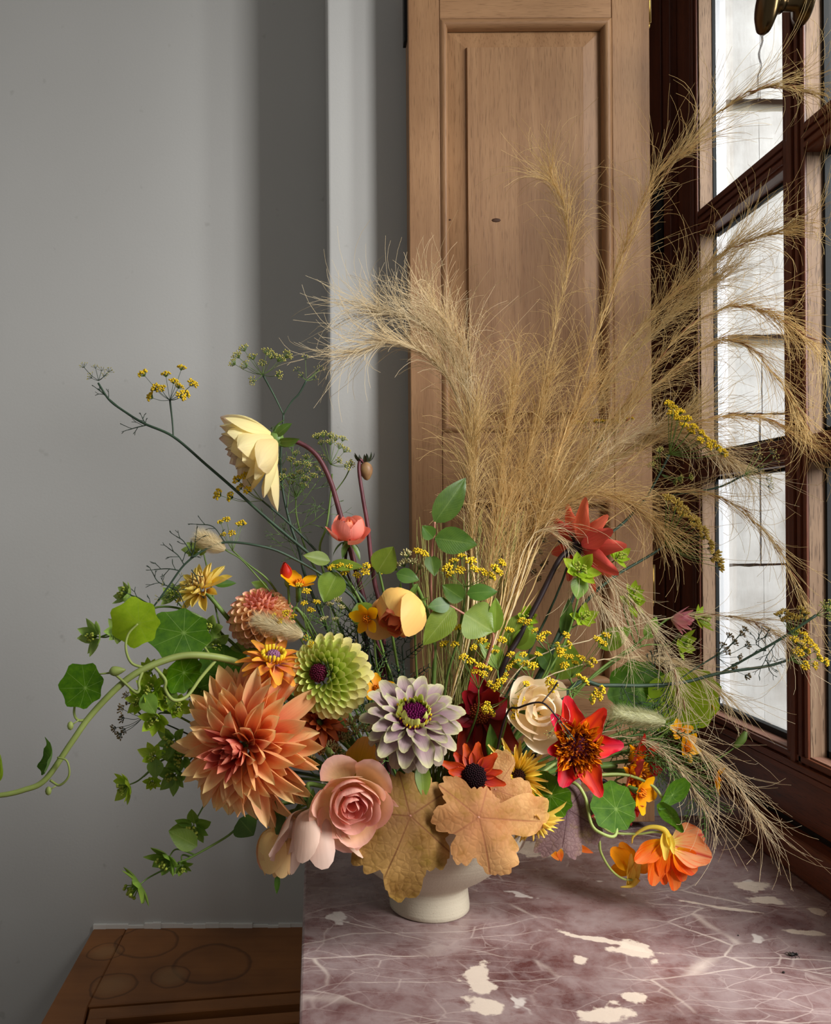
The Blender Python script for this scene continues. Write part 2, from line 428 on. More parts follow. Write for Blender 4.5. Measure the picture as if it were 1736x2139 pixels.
    # knots in the oak
panel(41, 906); panel(1040, 1437)
part(t, 'back_board', MB().box(X0 + .002, X1 - .002, SD + .022, SD + .0325, BOT, TOP).mesh('back_board', OAK, False))
KN = flat('oak_knot', S(70, 42, 22), 0.6)
for (px, py, a) in ((1042, 461, .0065), (948, 455, .003)):
    part(t, 'knot', MB().blob((sx(px), SD + (.003 if px > 1000 else .0112), sz(py)), a, .0006, a * .45, 4, 10).mesh('knot', KN))
for (pa, pb) in ((-60, 42), (1185, 1262)):
    o = part(t, 'hinge', MB().tube([Vector((X1 + .004, SD + .012, sz(pb))), Vector((X1 + .004, SD + .012, sz(pa)))], .0032, k=10)
             .blob((X1 + .004, SD + .012, sz(pb) - .003), .002, .002, .005, 4, 8).mesh('hinge', BRASS), label='brass hinge pin')
# black latch plate left of the shutter top
part(t, 'latch', MB().box(X0 - .004, X0 + .003, SD + .012, SD + .03, sz(75), sz(-60)).mesh('latch', BLACK, False), label='black iron latch bar')

# the window --------------------------------------------------------
def zbar(m, z0, z1, ya, yb, mi=0):      # moulded horizontal bar on the room side
    m.box(XR, XG + .012, ya, yb, z0, z1, mi)
    for f in (.22, .5, .78):
        zc = z0 + (z1 - z0) * f; m.box(XR - .0035, XR + .002, ya, yb, zc - .0035, zc + .0035, mi)
D0, D1 = 1.269, 0.66
MUN = [(0.995, 1.039)]
SZ = [(1.606, 1.644), (1.238, 1.271)]
win = struct('window_1', MB().box(XR, XG + .001, D0 + .0035, 1.46, TZ, 2.6).mesh('window_jamb', MAHO, False))
def wpart(name, m, mat, bev=.001, label=None):
    o = part(win, name, m.mesh(name, mat, False), label=label)
    if bev: d = o.modifiers.new('b', 'BEVEL'); d.width = bev; d.segments = 2
    return o
wpart('jamb_moulding', MB().box(XR - .012, XR, 1.345, 1.372, TZ, 2.6).box(XR - .006, XR, 1.395, 1.405, TZ, 2.6), MAHO)
wpart('jamb_back', MB().box(0.34, XR + .02, 1.46, 1.475, TZ, 2.6), MAHO)
# stile of the far sash: dark moulded face, reveal with daylight put into its colour
wpart('stile_moulding', MB().box(XR - .004, XR + .002, 1.2905, 1.296, .80, 2.12).box(XR - .005, XR + .002, 1.281, 1.2875, .80, 2.12).box(XR - .003, XR + .002, 1.272, 1.278, .80, 2.12), MAHO)
wpart('stile', MB().box(XR + .0005, XG + .001, D0, D0 + .004, .885, 2.12), LITWOOD, 0)
for (a, b) in MUN:
    c = (a + b) / 2
    mm = MB().box(XR, XG + .012, a + .004, b, .87, 2.12)
    for (u0, u1, pr) in ((.0, .16, .0025), (.26, .40, .004), (.5, .72, .006), (.82, 1.0, .003)): mm.box(XR - pr, XR + .002, a + (b - a) * u0, a + (b - a) * u1, .87, 2.12)
    wpart('glazing_post', mm, MAHO)
    wpart('post_reveal', MB().box(XR + .0005, XG + .012, a, a + .0042, .885, 2.12), LITWOOD, 0, 'pale wood face coloured as daylit')  # daylit side of the post, painted with the paler wood
wpart('end_stile', MB().box(XR - .004, XG + .03, D1, D1 + .05, TZ, 2.12), MAHO)
zs = [.885] + [v for q in sorted(SZ) for v in q] + [2.12]
ys = [D0, MUN[0][1], MUN[0][0], D1 + .05]
for (z0, z1) in SZ:
    for i in range(0, 4, 2):
        m = MB(); zbar(m, z0, z1, ys[i + 1], ys[i]); wpart('glazing_bar', m, MAHOY)
m = MB().box(XR, XG + .03, D1, D0 + .004, .79, .885)
m.box(XR - .005, XR, D1, 1.296, .858, .866).box(XR - .008, XR, D1, 1.296, .868, .876).box(XR - .004, XR, D1, 1.296, .878, .886)
wpart('bottom_rail', m, MAHOY)
wpart('bottom_ledge', MB().box(XR + .001, XG + .012, D1, D0, .885, .8875), wood('lit_rail_top', S(170, 128, 108), S(132, 92, 76), S(70, 40, 30), 'Y', 1, .6, .6), 0, 'top of the rail coloured paler as daylit')  # daylight on the rail top is put into this paler wood
o = wpart('sill_strip', MB().box(XS, XR + .01, .14, 1.46, TZ, .795), MAHOY, .004)
wpart('gap_shade', MB().box(XR - .001, XR + .01, .14, 1.46, .793, .8015), BLACK, 0)  # solid black strip stands in for the shade in the gap
pz = [(.8875, 1.238), (1.271, 1.606), (1.644, 2.12)]
for i in range(0, 4, 2):
    for (z0, z1) in pz:
        y1, y0 = ys[i], ys[i + 1]
        part(win, 'pane', MB().box(XG, XG + .003, y0, y1, z0, z1).mesh('pane', GLASS, False))
        q = .0022 if i == 0 else .007; hx = .002 if i == 0 else .006
        part(win, 'putty', MB().box(XG - .003, XG + hx, y0, y0 + .0035, z0, z1).box(XG - .003, XG + hx, y1 - q * .6, y1, z0, z1).box(XG - .003, XG + .006, y0, y1, z0, z0 + .008)
             .box(XG - .003, XG + .006, y0, y1, z1 - .004, z1).mesh('putty', PUTTY, False))
# black hinge on the frame
part(win, 'frame_hinge', MB().tube([Vector((XR - .012, 1.385, 1.62)), Vector((XR - .012, 1.385, 1.72))], .011, k=10).mesh('frame_hinge', BLACK), label='black iron hinge barrel')
# limestone reveal outside
wo = struct('wall_outer', MB().box(XG + .02, 2.2, 1.372, 1.5, 0.3, 3.2).mesh('wall_outer', MORTAR, False))
SDp = 1.352
kx = SDp / F
def ox(px): return (px - VX) * kx
def oz(py): return CZ + (VY - py) * kx
part(wo, 'plaster_edge', MB().box(XG + .002, ox(1514), 1.338, 1.372, .4, 3.0).mesh('plaster_edge', WHITEP, False))
rows = [(-900, -330), (-322, 214), (240, 706), (732, 868), (873, 1184), (1189, 1560), (1566, 1900)]
for ri, (a, b) in enumerate(rows):
    cols = [(1515, 1590), (1591, 1824), (1825, 2200), (2202, 2700)] if ri % 2 == 0 else [(1515, 1594), (1595, 1901), (1902, 2300), (2302, 2700)]
    for (c0, c1) in cols:
        n_ = 6; dz = U(-.003, .003); sd = U(0, 99)
        m = MB()
        xa, xb, za, zb = ox(c0), ox(c1), oz(b), oz(a)
        nn = 8
        def f(u, v):
            x_ = xa + (xb - xa) * u; z_ = za + (zb - za) * v
            e = min(1, 6 * min(u, 1 - u, v, 1 - v))
            wob = noise.noise(Vector((x_ * 40, z_ * 40, sd)))
            return (x_ + (.0016 * wob if 0 < u < 1 else 0), SDp + dz + (1 - e) * .0007 + .0012 * wob, z_ + .0025 * noise.noise(Vector((x_ * 60, z_ * 30, sd + 5))))
        m.grid(nn, nn, f)
        part(wo, 'stone_block', m.mesh('stone_block', STONE, False))
cr = [P(px, py, 1.3495) for px, py in ((1597, 20), (1590, 55), (1594, 85), (1586, 112), (1591, 138), (1584, 160), (1586, 190), (1583, 212))]
part(wo, 'crack', MB().tube(spline(cr, 3), .0011, .0005, 4).mesh('crack', flat('stone_crack', S(84, 82, 78), .9)))
# bronze espagnolette knob on the post, top right corner
kz = CZ + (VY - 26) / F * 1.0
t = thing('espagnolette', 'dark bronze oval window knob with round rosettes at the top of the post', 'knob', (XR - .006, 0.988, kz))
def lathx(prof, mat, name, c, sy_=1.0, szz=1.0, tilt=0):
    m = MB().lathe(prof, 28); me = m.mesh(name, mat)
    part(t, name, me, Matrix.Translation(c) @ ry(-PI / 2 + tilt) @ scl(szz, sy_, 1))
lathx([(0, 0), (.016, 0), (.017, .003), (.011, .008), (.006, .012), (.006, .03)], BRONZE, 'rosette', (XR - .004, 0.988, kz), 1.45, 1.6)
lathx([(0, 0), (.007, .001), (.0105, .006), (.0105, .010), (.007, .016), (0, .017)], BRONZE, 'collar', (XR - .026, 0.988, kz), 1.15, 1.15)
lathx([(0, 0), (.009, 0), (.016, .005), (.0175, .009), (.0165, .014), (.012, .018), (.007, .02), (0, .0205)], BRONZE, 'grip', (XR - .038, 0.988, kz - .002), 1.2, 2.1, .12)

# ------------------------------------------------------------------ the bowl
BC = P(897, 1894, .915); BC.z = TZ
t = thing('footed_bowl', 'cream stoneware footed bowl on the marble holding all the flowers', 'bowl', BC)
def clay():
    n = N('cream_stoneware'); o = n.coord()
    a = n.noise(n.mapv(o, (8, 8, 420)), 1.0, 2); sp = n.noise(o, 900, 1)
    c = n.mix(a, S(200, 191, 170, 1.0), S(186, 176, 154, 1.0)); c = n.mix(n.ramp(sp, [(0.7, 0), (0.76, 0.6)]), c, S(140, 120, 92))
    return n.out(n.bsdf(c, 0.6, 0.3, n.bump(n.math('ADD', a, n.noise(o, 500, 2)), 0.25, 0.0008)))
prof = [(0, .0015), (.036, .0015), (.041, 0), (.0432, .002), (.0433, .006), (.0424, .014), (.0416, .022), (.0418, .027), (.0445, .0305), (.052, .036), (.065, .0445), (.085, .061),
        (.102, .081), (.113, .105), (.118, .131), (.1172, .135), (.1155, .1345), (.110, .105), (.099, .083), (.08, .063), (.05, .047), (.0, .042)]
pp = [(Vector((a, 0, b))) for a, b in prof]
part(t, 'body', MB().lathe(prof, 72).mesh('body', clay()), Matrix.Translation(BC))
RIMZ = TZ + .13
def mouth(dx, dy, dz=0): return Vector((BC.x + dx, BC.y + dy, RIMZ + dz))
def inner(dx, dy, dz=0): return Vector((BC.x + dx * .4, BC.y + dy * .4, TZ + .062))

# ------------------------------------------------------------------ petal and leaf shapes
def lance(v): return (.34 + .66 * (v / .45) ** .8) if v < .45 else max(.02, 1 - ((v - .45) / .55) ** 3.0)
def rnd_(v): return (.32 + .68 * math.sin(min(1, v / .72) * PI / 2)) * (1 - .22 * max(0, (v - .72) / .28) ** 2)
def ell(v): return .3 + .7 * math.sin(PI * (.07 + .76 * v))
DROP = {'rnd_': .3, 'ell': .36}
def leafp(v): return max(.02, (math.sin(PI * v ** .8)) ** .8 * (1.0 - .15 * v))
def petal(L, W, prof, cup=.3, curl=0.0, curl0=0.0, nu=4, nv=7, ruf=0.0, seed=0, fold=0.0, ser=0.0):
    rr = random.Random(seed); ph = rr.uniform(0, 6); dp = DROP.get(prof.__name__, 0)
    sp = [(0.0, 0.0, curl0)]; n = 40
    for i in range(n):
        a = curl0 + curl * ((i + .5) / n); y, z, _ = sp[-1]
        sp.append((y + math.cos(a) * L / n, z + math.sin(a) * L / n, a))
    def f(u, v):
        s = 2 * u - 1; k = v * (1 - dp * abs(s) ** 2.3) * n; i = min(n - 1, int(k)); g = k - i
        y, z, a = (sp[i][q] * (1 - g) + sp[i + 1][q] * g for q in range(3))
        w = W / 2 * prof(v)
        if ser: w *= 1 + ser * (abs(s) > .9) * math.sin(v * 60)
        off = cup * w * s * s + fold * w * abs(s) + ruf * W * math.sin(3 * s * 1.7 + ph + 5 * v) * v * abs(s) ** .6
        x = w * s * (1 - .28 * min(1, abs(cup)) * s * s)
        return (x, y - math.sin(a) * off, z + math.cos(a) * off)
    return MB().grid(nu, nv, f)
def sector(pr, ha, nu=7, nv=7, ruf=0.0, drop=.22, seed=0, point=0.0):
    """rose petal: a sector of a surface of revolution, pr = [(r,z)..] from base to lip"""
    ps = spline([Vector((a, 0, b)) for a, b in pr], 8); n = len(ps) - 1; rr = random.Random(seed); ph = rr.uniform(0, 6)
    def f(u, v):
        s = 2 * u - 1
        vv = v * (1 - drop * abs(s) ** 2.4 + point * (1 - abs(s)) * .1)
        k = min(n, max(0, vv * n)); i = min(n - 1, int(k)); p = ps[i].lerp(ps[i + 1], k - i)
        a = s * ha * (.42 + .58 * math.sin(min(1, v * 1.15) * PI / 2))
        r = p.x * (1 + ruf * math.sin(2.6 * s + ph) * v) ; z = p.z + ruf * .4 * pr[-1][1] * math.sin(4 * s + ph * 2) * v
        return (r * math.sin(a), r * math.cos(a), z)
    return MB().grid(nu, nv, f)
def disc_leaf(rad, fn, rings=6, k=36, cup=0.0, wav=0.0, off=(0, 0), fold=0.0, seed=0, wn=5):
    """leaf with veins radiating from one point; fn(angle) = relative radius"""
    rr = random.Random(seed); ph = rr.uniform(0, 6); m = MB(); mx = max(fn(2 * PI * q / k) for q in range(k))
    pt = []
    for j in range(rings + 1):
        for q in range(k + 1):
            a = 2 * PI * q / k; rho = fn(a) * j / rings
            x, y = rad * rho * math.cos(a), rad * rho * math.sin(a)
            z = cup * rad * rho ** 2 + wav * rad * rho ** 2 * math.sin(wn * a + ph) + fold * abs(x) + .02 * rad * noise.noise(Vector((x * 3 / rad, y * 3 / rad, seed)))
            m.v.append((x, y, z)); pt.append((.5 + .5 * rho / mx * math.cos(a), .5 + .5 * rho / mx * math.sin(a)))
    for j in range(rings):
        for q in range(k):
            a = j * (k + 1) + q; ids = (a, a + k + 1, a + k + 2, a + 1)
            m.f.append(ids); m.mi.append(0); m.uv += [pt[i] for i in ids]
    return m

# ------------------------------------------------------------------ plant materials
def leaf_mat(name, dark, light, vein, back=None, tr=0.3, rough=0.4, spec=0.45, lat=16):
    n = N(name); uv = n.coord('UV'); x, y, z = n.sep(uv)
    au = n.math('ABSOLUTE', n.math('MULTIPLY_ADD', x, 2.0, -1.0))
    rnd = n.n('ObjectInfo').outputs['Random']; nz = n.noise(n.coord(), 70, 3)
    c = n.mix(n.ramp(nz, [(0.3, 0), (0.7, 1)]), dark, light)
    mid = n.ramp(au, [(0.0, 1), (0.07, 0)])
    st = n.math('SINE', n.math('MULTIPLY', n.math('SUBTRACT', y, n.math('MULTIPLY', au, 0.28)), lat * 2 * PI / 2))
    lv = n.ramp(n.math('ABSOLUTE', st), [(0.0, 0.55), (0.22, 0)])
    c = n.mix(n.math('MULTIPLY', n.math('MAXIMUM', mid, lv), 0.55), c, vein)
    if back: c = n.mix(n.math('MULTIPLY', n.n('NewGeometry').outputs['Backfacing'], 0.8), c, back)
    c = n.n('HueSaturation', {'Hue': n.math('MULTIPLY_ADD', rnd, 0.02, 0.49), 'Value': n.math('MULTIPLY_ADD', rnd, 0.3, 0.85), 'Color': c}).outputs[0]
    return n.thin(c, n.mix(0.6, c, light), rough, spec, tr, n.bump(n.math('ADD', nz, lv), 0.25, 0.001))
def radial_mat(name, dark, light, vein, nv, mott=None, tr=0.3, rough=0.5, width=0.03, back=None, net=0.0, spec=0.35, rimc=None):
    n = N(name); uv = n.coord('UV'); x, y, z = n.sep(uv)
    dx = n.math('SUBTRACT', x, 0.5); dy = n.math('SUBTRACT', y, 0.5)
    r = n.math('MULTIPLY', n.math('SQRT', n.math('ADD', n.math('MULTIPLY', dx, dx), n.math('MULTIPLY', dy, dy))), 2.0)
    th = n.math('ARCTAN2', dy, dx); rnd = n.n('ObjectInfo').outputs['Random']
    nz = n.noise(uv, 6 if mott else 7, 5, .68)
    d = n.math('MULTIPLY', n.math('ABSOLUTE', n.math('SINE', n.math('MULTIPLY', th, nv / 2.0))), r)
    vm = n.ramp(n.math('SUBTRACT', d, n.math('MULTIPLY', nz, 0.02)), [(0.0, 1), (width * 2.2, 0)])
    vm = n.math('MULTIPLY', vm, n.ramp(r, [(0.6, 1), (0.98, 0.1)]))
    ctr = n.ramp(r, [(0.0, 1), (0.09, 0)])
    c = n.mix(n.ramp(nz, [(0.32, 0), (0.68, 1)]), dark, light)
    if mott:
        c = n.mix(n.math('MULTIPLY', n.ramp(r, [(0.0, 1), (0.75, 0.0)]), n.ramp(nz, [(0.35, 0.3), (0.65, 1)])), c, mott)
        c = n.mix(n.math('MULTIPLY', n.ramp(n.noise(uv, 4.2, 5, .7), [(0.5, 0), (0.66, .75)]), 1.0), c, n.mix(.5, mott, S(150, 130, 30)))
    if rimc: c = n.mix(n.ramp(r, [(0.88, 0), (0.97, 0.6)]), c, rimc)
    h = vm
    if net:
        v = n.n('TexVoronoi', {'Vector': uv, 'Scale': 19.0, 'Randomness': 1.0}, feature='DISTANCE_TO_EDGE').outputs[0]
        dvv = n.n('VectorMath', {0: uv, 1: n.n('VectorMath', {0: n.n('TexNoise', {'Vector': uv, 'Scale': 9.0}).outputs[1], 1: (.05, .05, 0)}, operation='MULTIPLY').outputs[0]}, operation='ADD').outputs[0]
        v = n.n('TexVoronoi', {'Vector': dvv, 'Scale': 24.0}, feature='DISTANCE_TO_EDGE').outputs[0]
        nt_ = n.ramp(v, [(0.0, 1), (0.08, 0)]); c = n.mix(n.math('MULTIPLY', nt_, net), c, vein); h = n.math('SUBTRACT', n.ramp(v, [(0.0, 0), (0.22, .8), (0.5, 1)]), vm)
    c = n.mix(n.math('MULTIPLY', n.math('MAXIMUM', vm, ctr), 0.8), c, vein)
    if back: c = n.mix(n.math('MULTIPLY', n.n('NewGeometry').outputs['Backfacing'], 0.8), c, back)
    c = n.n('HueSaturation', {'Value': n.math('MULTIPLY_ADD', rnd, 0.24, 0.88), 'Color': c}).outputs[0]
    return n.thin(c, n.mix(0.5, c, light), rough, spec, tr, n.bump(h, 0.16 if net else 0.2, 0.002))

STEMG = plain_mat('green_stem', S(112, 138, 62), S(84, 110, 46), 40)
STEMD = plain_mat('dark_green_stem', S(62, 84, 62), S(44, 62, 48), 40)
STEMP = plain_mat('purple_stem', S(104, 52, 58), S(70, 30, 36), 40)
STEMB = plain_mat('black_maroon_stem', S(44, 26, 28), S(28, 16, 20), 40)
STEMT = plain_mat('tan_pink_stem', S(176, 124, 98), S(146, 92, 78), 30)
VINEG = plain_mat('pale_vine', S(150, 164, 88, 1.1), S(128, 140, 72, 1.1), 30)
SEPAL = leaf_mat('sepal_green', S(66, 100, 34), S(104, 138, 52), S(140, 164, 90), tr=.2)
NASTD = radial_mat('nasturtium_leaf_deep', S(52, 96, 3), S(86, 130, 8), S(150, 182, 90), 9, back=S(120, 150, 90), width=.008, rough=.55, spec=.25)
NASTL = radial_mat('nasturtium_leaf_backlit', S(150, 190, 26), S(182, 214, 44), S(170, 196, 80), 9, back=S(140, 172, 40), tr=.5, width=.007, rough=.55, spec=.25)  # lime tone lightened to stand in for window light coming through the leaf
ROSEL = leaf_mat('rose_leaf_light', S(112, 140, 40), S(138, 164, 52), S(170, 186, 96), back=S(126, 150, 66), tr=.4)
ROSED = leaf_mat('rose_leaf_deep', S(58, 92, 24), S(84, 116, 34), S(118, 144, 66), back=S(96, 124, 70), tr=.32)
BUPL = leaf_mat('bupleurum_bract', S(142, 174, 80), S(172, 200, 100), S(196, 214, 140), tr=.4, lat=10)
BUPY = leaf_mat('bupleurum_bract_lime', S(156, 190, 40), S(186, 212, 58), S(206, 222, 100), tr=.4, lat=10)
BUPD = leaf_mat('bupleurum_bract_deep', S(110, 146, 52), S(140, 172, 66), S(166, 188, 100), tr=.35, lat=10)
FLOY = plain_mat('floret_yellow', S(236, 204, 52), S(222, 184, 34), 400, .6, .2)
FLOO = plain_mat('floret_olive', S(190, 184, 104), S(164, 156, 80), 400, .6, .2)
FLOS = plain_mat('fennel_seed', S(204, 176, 84), S(168, 142, 66), 300, .6, .2)
FLOB = plain_mat('brown_seed', S(136, 116, 78), S(96, 78, 50), 300, .6, .2)
FLOC = plain_mat('cream_bud', S(200, 190, 140), S(176, 166, 110), 300, .6, .2)
FLOG = plain_mat('floret_green_yellow', S(176, 186, 78), S(150, 162, 60), 300, .6, .2)
STRAW = plain_mat('straw_grass', S(244, 218, 158), S(222, 188, 122), 25, .5, .35, tr=.3)
STRAWP = plain_mat('pale_straw_grass', S(252, 236, 200), S(236, 212, 164), 25, .5, .35, tr=.3)
AWN = plain_mat('brown_grass_seed', S(150, 98, 62), S(116, 72, 46), 60, .55, .3)
GRASSG = plain_mat('green_grass_stem', S(150, 158, 84), S(178, 164, 90), 20, .5, .35, tr=.2)
FUZZ = plain_mat('bunny_tail_fuzz', S(226, 214, 180, 1.15), S(204, 188, 148, 1.1), 50, .7, .2, tr=.35)
FUZZG = plain_mat('bunny_tail_fuzz_green', S(232, 230, 194), S(208, 208, 160), 50, .7, .2, tr=.35)
THREAD = plain_mat('feathery_foliage_dark', S(50, 66, 50), S(36, 48, 38), 60)
THREADG = plain_mat('feathery_foliage_green', S(98, 128, 62), S(74, 104, 46), 60)

def stem(root, pts, r0, r1, mat, name='stem', k=7, per=7):
    return part(root, name, MB().tube(spline(pts, per), r0, r1, k).mesh(name, mat))
def headroot(name, label, cat, group=None, base=None):
    return thing(name, label, cat, base if base is not None else inner(0, 0), group)
def head_stem(root, pos, axis, via, m, mat, r=(.0028, .0032), back=.03):
    ax = Vector(axis).normalized()
    pts = [pos - ax * .002, pos - ax * back] + via + [mouth(*m), inner(*m)]
    return stem(root, pts, r[0], r[1], mat)
def place(root, name, meshes, H, phi, elev, scale=1.0, r0=0.0, z0=0.0, roll=0.0, rr=R, yscale=None, xs=None):
    s = scale
    M = H @ rz(phi) @ tr(0, r0, z0) @ rx(elev) @ ry(roll) @ scl(s if xs is None else xs, s, s)
    return part(root, name, rr.choice(meshes) if isinstance(meshes, list) else meshes, M)
GA = PI * (3 - math.sqrt(5))

# ------------------------------------------------------------------ 1 big apricot dahlia
def sepals(root, H, n, L, W, elev, mat=SEPAL, z0=0.0, r0=.006):
    me = petal(L, W, leafp, .3, -.6, nv=5).mesh('sepal', mat)
    for k in range(n): place(root, 'sepal', me, H, 2 * PI * k / n + U(-.1, .1), elev + U(-.15, .15), U(.85, 1.1), r0, z0)

DAH = petal_mat('apricot_dahlia_petal', [(0.0, S(206, 88, 66, 1.2)), (0.3, S(232, 136, 104, 1.3)), (0.7, S(238, 166, 120, 1.4)), (1.0, S(244, 196, 140, 1.4))],
                back=S(238, 166, 118, 1.3), edge=(S(242, 184, 134, 1.35), .55), vein=.14, vs=18, var=.08)
DAHC = petal_mat('apricot_dahlia_heart', [(0.0, S(170, 50, 50)), (0.5, S(214, 104, 90, 1.2)), (1.0, S(236, 156, 132, 1.25))], vein=.14, vs=18)
pos = P(505, 1560, .80); ax = Vector((-.46, -.88, .0))
H = frame(pos, ax)
t = headroot('apricot_dahlia', 'very large apricot dinnerplate dahlia with pointed petals, left of the bowl', 'flower')
long_ = [petal(.088, .028, lance, .6, -.55, .25, 4, 8, .03, seed=i).mesh('petal', DAH) for i in range(2)] + [petal(.086, .031, lance, .5, .6, -.15, 4, 8, .05, seed=7).mesh('petal', DAH)] \
    + [petal(.086, .030, lance, 1.0, .35, -.2, 4, 8, .03, seed=8).mesh('petal', DAH)]
wide = [petal(.075, .036, lance, .45, .45, -.1, 5, 8, .05, seed=i).mesh('petal', DAH) for i in (3, 4)]
short = [petal(.05, .018, lance, .7, .5, 0, 4, 6, seed=i).mesh('petal', DAHC) for i in (5, 6)]
N_ = 150
for i in range(N_):
    f = i / (N_ - 1); phi = i * GA + U(-.12, .12)
    el = math.radians(78 - 98 * f ** .8) + U(-.2, .2)
    if f < .22: place(t, 'petal', short, H, phi, el, .55 + 1.4 * f + U(-.05, .1), .003 + .01 * f, .004, U(-.4, .4))
    else:
        s = (.50 + .30 * f) * U(.85, 1.1)
        ws = wide if (R.random() < .22 and f < .75) else long_
        place(t, 'petal', ws, H, phi, el, s, .004 + .014 * f, .006 - .02 * f, U(-.6, .6))
head_stem(t, pos, ax, [], (-.07, -.03, 0), STEMG, (.004, .0045), .045)
sepals(t, H, 8, .035, .016, -.5, z0=-.018)

# ------------------------------------------------------------------ 2 pale yellow drooping dahlia
PY = petal_mat('pale_yellow_petal', [(0.0, S(255, 226, 120)), (0.35, S(255, 238, 172)), (0.8, S(255, 240, 200)), (1.0, S(246, 216, 204))],
               back=S(255, 240, 180), vein=.1, vs=22, var=.05, tr=.35)
t = headroot('yellow_dahlia', 'pale yellow dahlia nodding on an arched stem, highest bloom at the left', 'flower')
pos = P(566, 922, .90); ax = Vector((-.84, -.24, -.45)); H = frame(pos, ax)
yl = [petal(.060, .044, lance, .5, .75, -.35, 5, 8, .03, seed=i).mesh('petal', PY) for i in (1, 2)] + [petal(.06, .028, lance, .75, .35, -.1, 5, 8, seed=3).mesh('petal', PY)]
for i in range(30):
    f = i / 29; place(t, 'petal', yl, H, i * GA, math.radians(84 - 44 * f) + U(-.08, .08), (.66 + .34 * f) * U(.93, 1.08), .003 + .009 * f, .006 - .01 * f, U(-.25, .25))
for (dz, a) in ((-.25, 1.2),):
    place(t, 'petal', yl[2], frame(pos, ax, 0), PI * 1.0, .35, 1.15, .008, 0)
sepals(t, H, 6, .022, .013, -.75, z0=-.006)
part(t, 'calyx', MB().blob((0, 0, 0), .009, .009, .01, 6, 10).mesh('calyx', SEPAL), H @ tr(0, 0, -.005))
stem(t, [pos - ax.normalized() * .004, P(586, 919, .905), P(625, 925, .908), P(662, 952, .908), P(690, 1005, .906), P(712, 1080, .905), P(735, 1160, .905), P(762, 1260, .905), P(800, 1400, .91), mouth(-.05, .0), inner(-.05, 0)],
     .0024, .0034, STEMP)

# ------------------------------------------------------------------ 3 ball dahlia
BAL = petal_mat('peach_ball_petal', [(0.0, S(206, 132, 80)), (0.45, S(236, 184, 134, 1.3)), (0.85, S(240, 192, 150, 1.4)), (1.0, S(236, 160, 146, 1.3))], back=S(238, 188, 144, 1.35), vein=.1, tr=.22, var=.07)
BALP = petal_mat('pink_ball_petal', [(0.0, S(212, 116, 84, 1.1)), (0.5, S(240, 168, 136)), (1.0, S(240, 160, 148))], vein=.1, tr=.22, var=.1)
t = headroot('ball_dahlia', 'peach ball dahlia with honeycomb petals, pinker on top, above the apricot dahlia', 'flower')
pos = P(545, 1288, .885); ax = Vector((.05, -.50, .86)); H = frame(pos, ax)
bp_ = [petal(.0165, .0190, rnd_, 1.15, .45, .0, 6, 5, seed=i).mesh('petal', BAL) for i in (1, 2)]
bq_ = [petal(.015, .0130, rnd_, 1.3, .6, .0, 5, 5, seed=i).mesh('petal', BALP) for i in (1, 2)]
NB = 170
for i in range(NB):
    f = i / (NB - 1); th = math.radians(8 + 132 * f ** .62); rr_ = .0205
    z0 = rr_ * math.cos(th); r0 = rr_ * math.sin(th)
    place(t, 'petal', bq_ if f < .16 else bp_, H, i * GA, PI / 2 - th + .1, (.5 + .5 * min(1, f * 2.2)) * U(.94, 1.06), r0, z0)
part(t, 'heart', MB().blob((0, 0, 0), .022, .022, .021, 8, 14).mesh('heart', flat('dahlia_heart', S(170, 90, 50))), H)
head_stem(t, pos, ax, [P(640, 1440, .9)], (-.04, .02, 0), STEMB, (.003, .0034), .045)

# ------------------------------------------------------------------ 4/5 zinnias
GRN = petal_mat('lime_zinnia_petal', [(0.0, S(110, 140, 40)), (0.4, S(158, 178, 70, 1.1)), (0.8, S(192, 202, 104, 1.2)), (1.0, S(216, 218, 140, 1.2))], back=S(206, 204, 120, 1.15), vein=.12, vs=14, tr=.22, var=.1)
GRO = petal_mat('lime_zinnia_outer', [(0.0, S(160, 160, 60)), (0.6, S(206, 204, 110, 1.15)), (1.0, S(226, 216, 150, 1.2))], back=S(210, 200, 126, 1.1), vein=.12, vs=14, tr=.22, var=.08)
MAR = plain_mat('maroon_disc', S(104, 22, 52), S(60, 8, 28), 500, .7, .2)
PURP = plain_mat('purple_disc', S(126, 24, 92), S(80, 10, 56), 500, .7, .2)
def disc_bumps(root, H, rad, h, n, mat, name='disc', fr=.0016):
    m = MB()
    for i in range(n):
        f = (i + .5) / n; r = rad * math.sqrt(f); a = i * GA
        m.blob((r * math.cos(a), r * math.sin(a), h * (1 - f ** 1.5)), fr, fr, fr * 2.2, 3, 5)
    m.blob((0, 0, -.001), rad, rad, h + .0005, 6, 16)
    return part(root, name, m.mesh(name, mat), H, kind='stuff')
t = headroot('lime_zinnia', 'round lime green zinnia with a small maroon eye, right of the ball dahlia', 'flower')
pos = P(676, 1408, .815); ax = Vector((-.42, -.86, .24)); H = frame(pos, ax)
zp = [petal(.027, .0165, rnd_, .45, .35, 0, 4, 5, seed=i).mesh('petal', GRN) for i in (1, 2)]
zo = [petal(.029, .0185, rnd_, .35, .3, -.1, 4, 5, .02, seed=i).mesh('petal', GRO) for i in (3, 4)]
NZ = 150
for i in range(NZ):
    f = i / (NZ - 1); th = math.radians(14 + 108 * f ** .75); rr_ = .0135
    place(t, 'petal', zo if f > .62 else zp, H, i * GA, math.radians(66) - th * .86, (.36 + .72 * f ** .7) * U(.93, 1.07), .0065 + rr_ * math.sin(th) * .72, rr_ * math.cos(th) - .004)
disc_bumps(t, H @ tr(0, 0, .0115), .0085, .003, 60, MAR)
head_stem(t, pos, ax, [P(720, 1530, .84)], (-.03, -.05, 0), STEMG, (.0036, .004), .03)

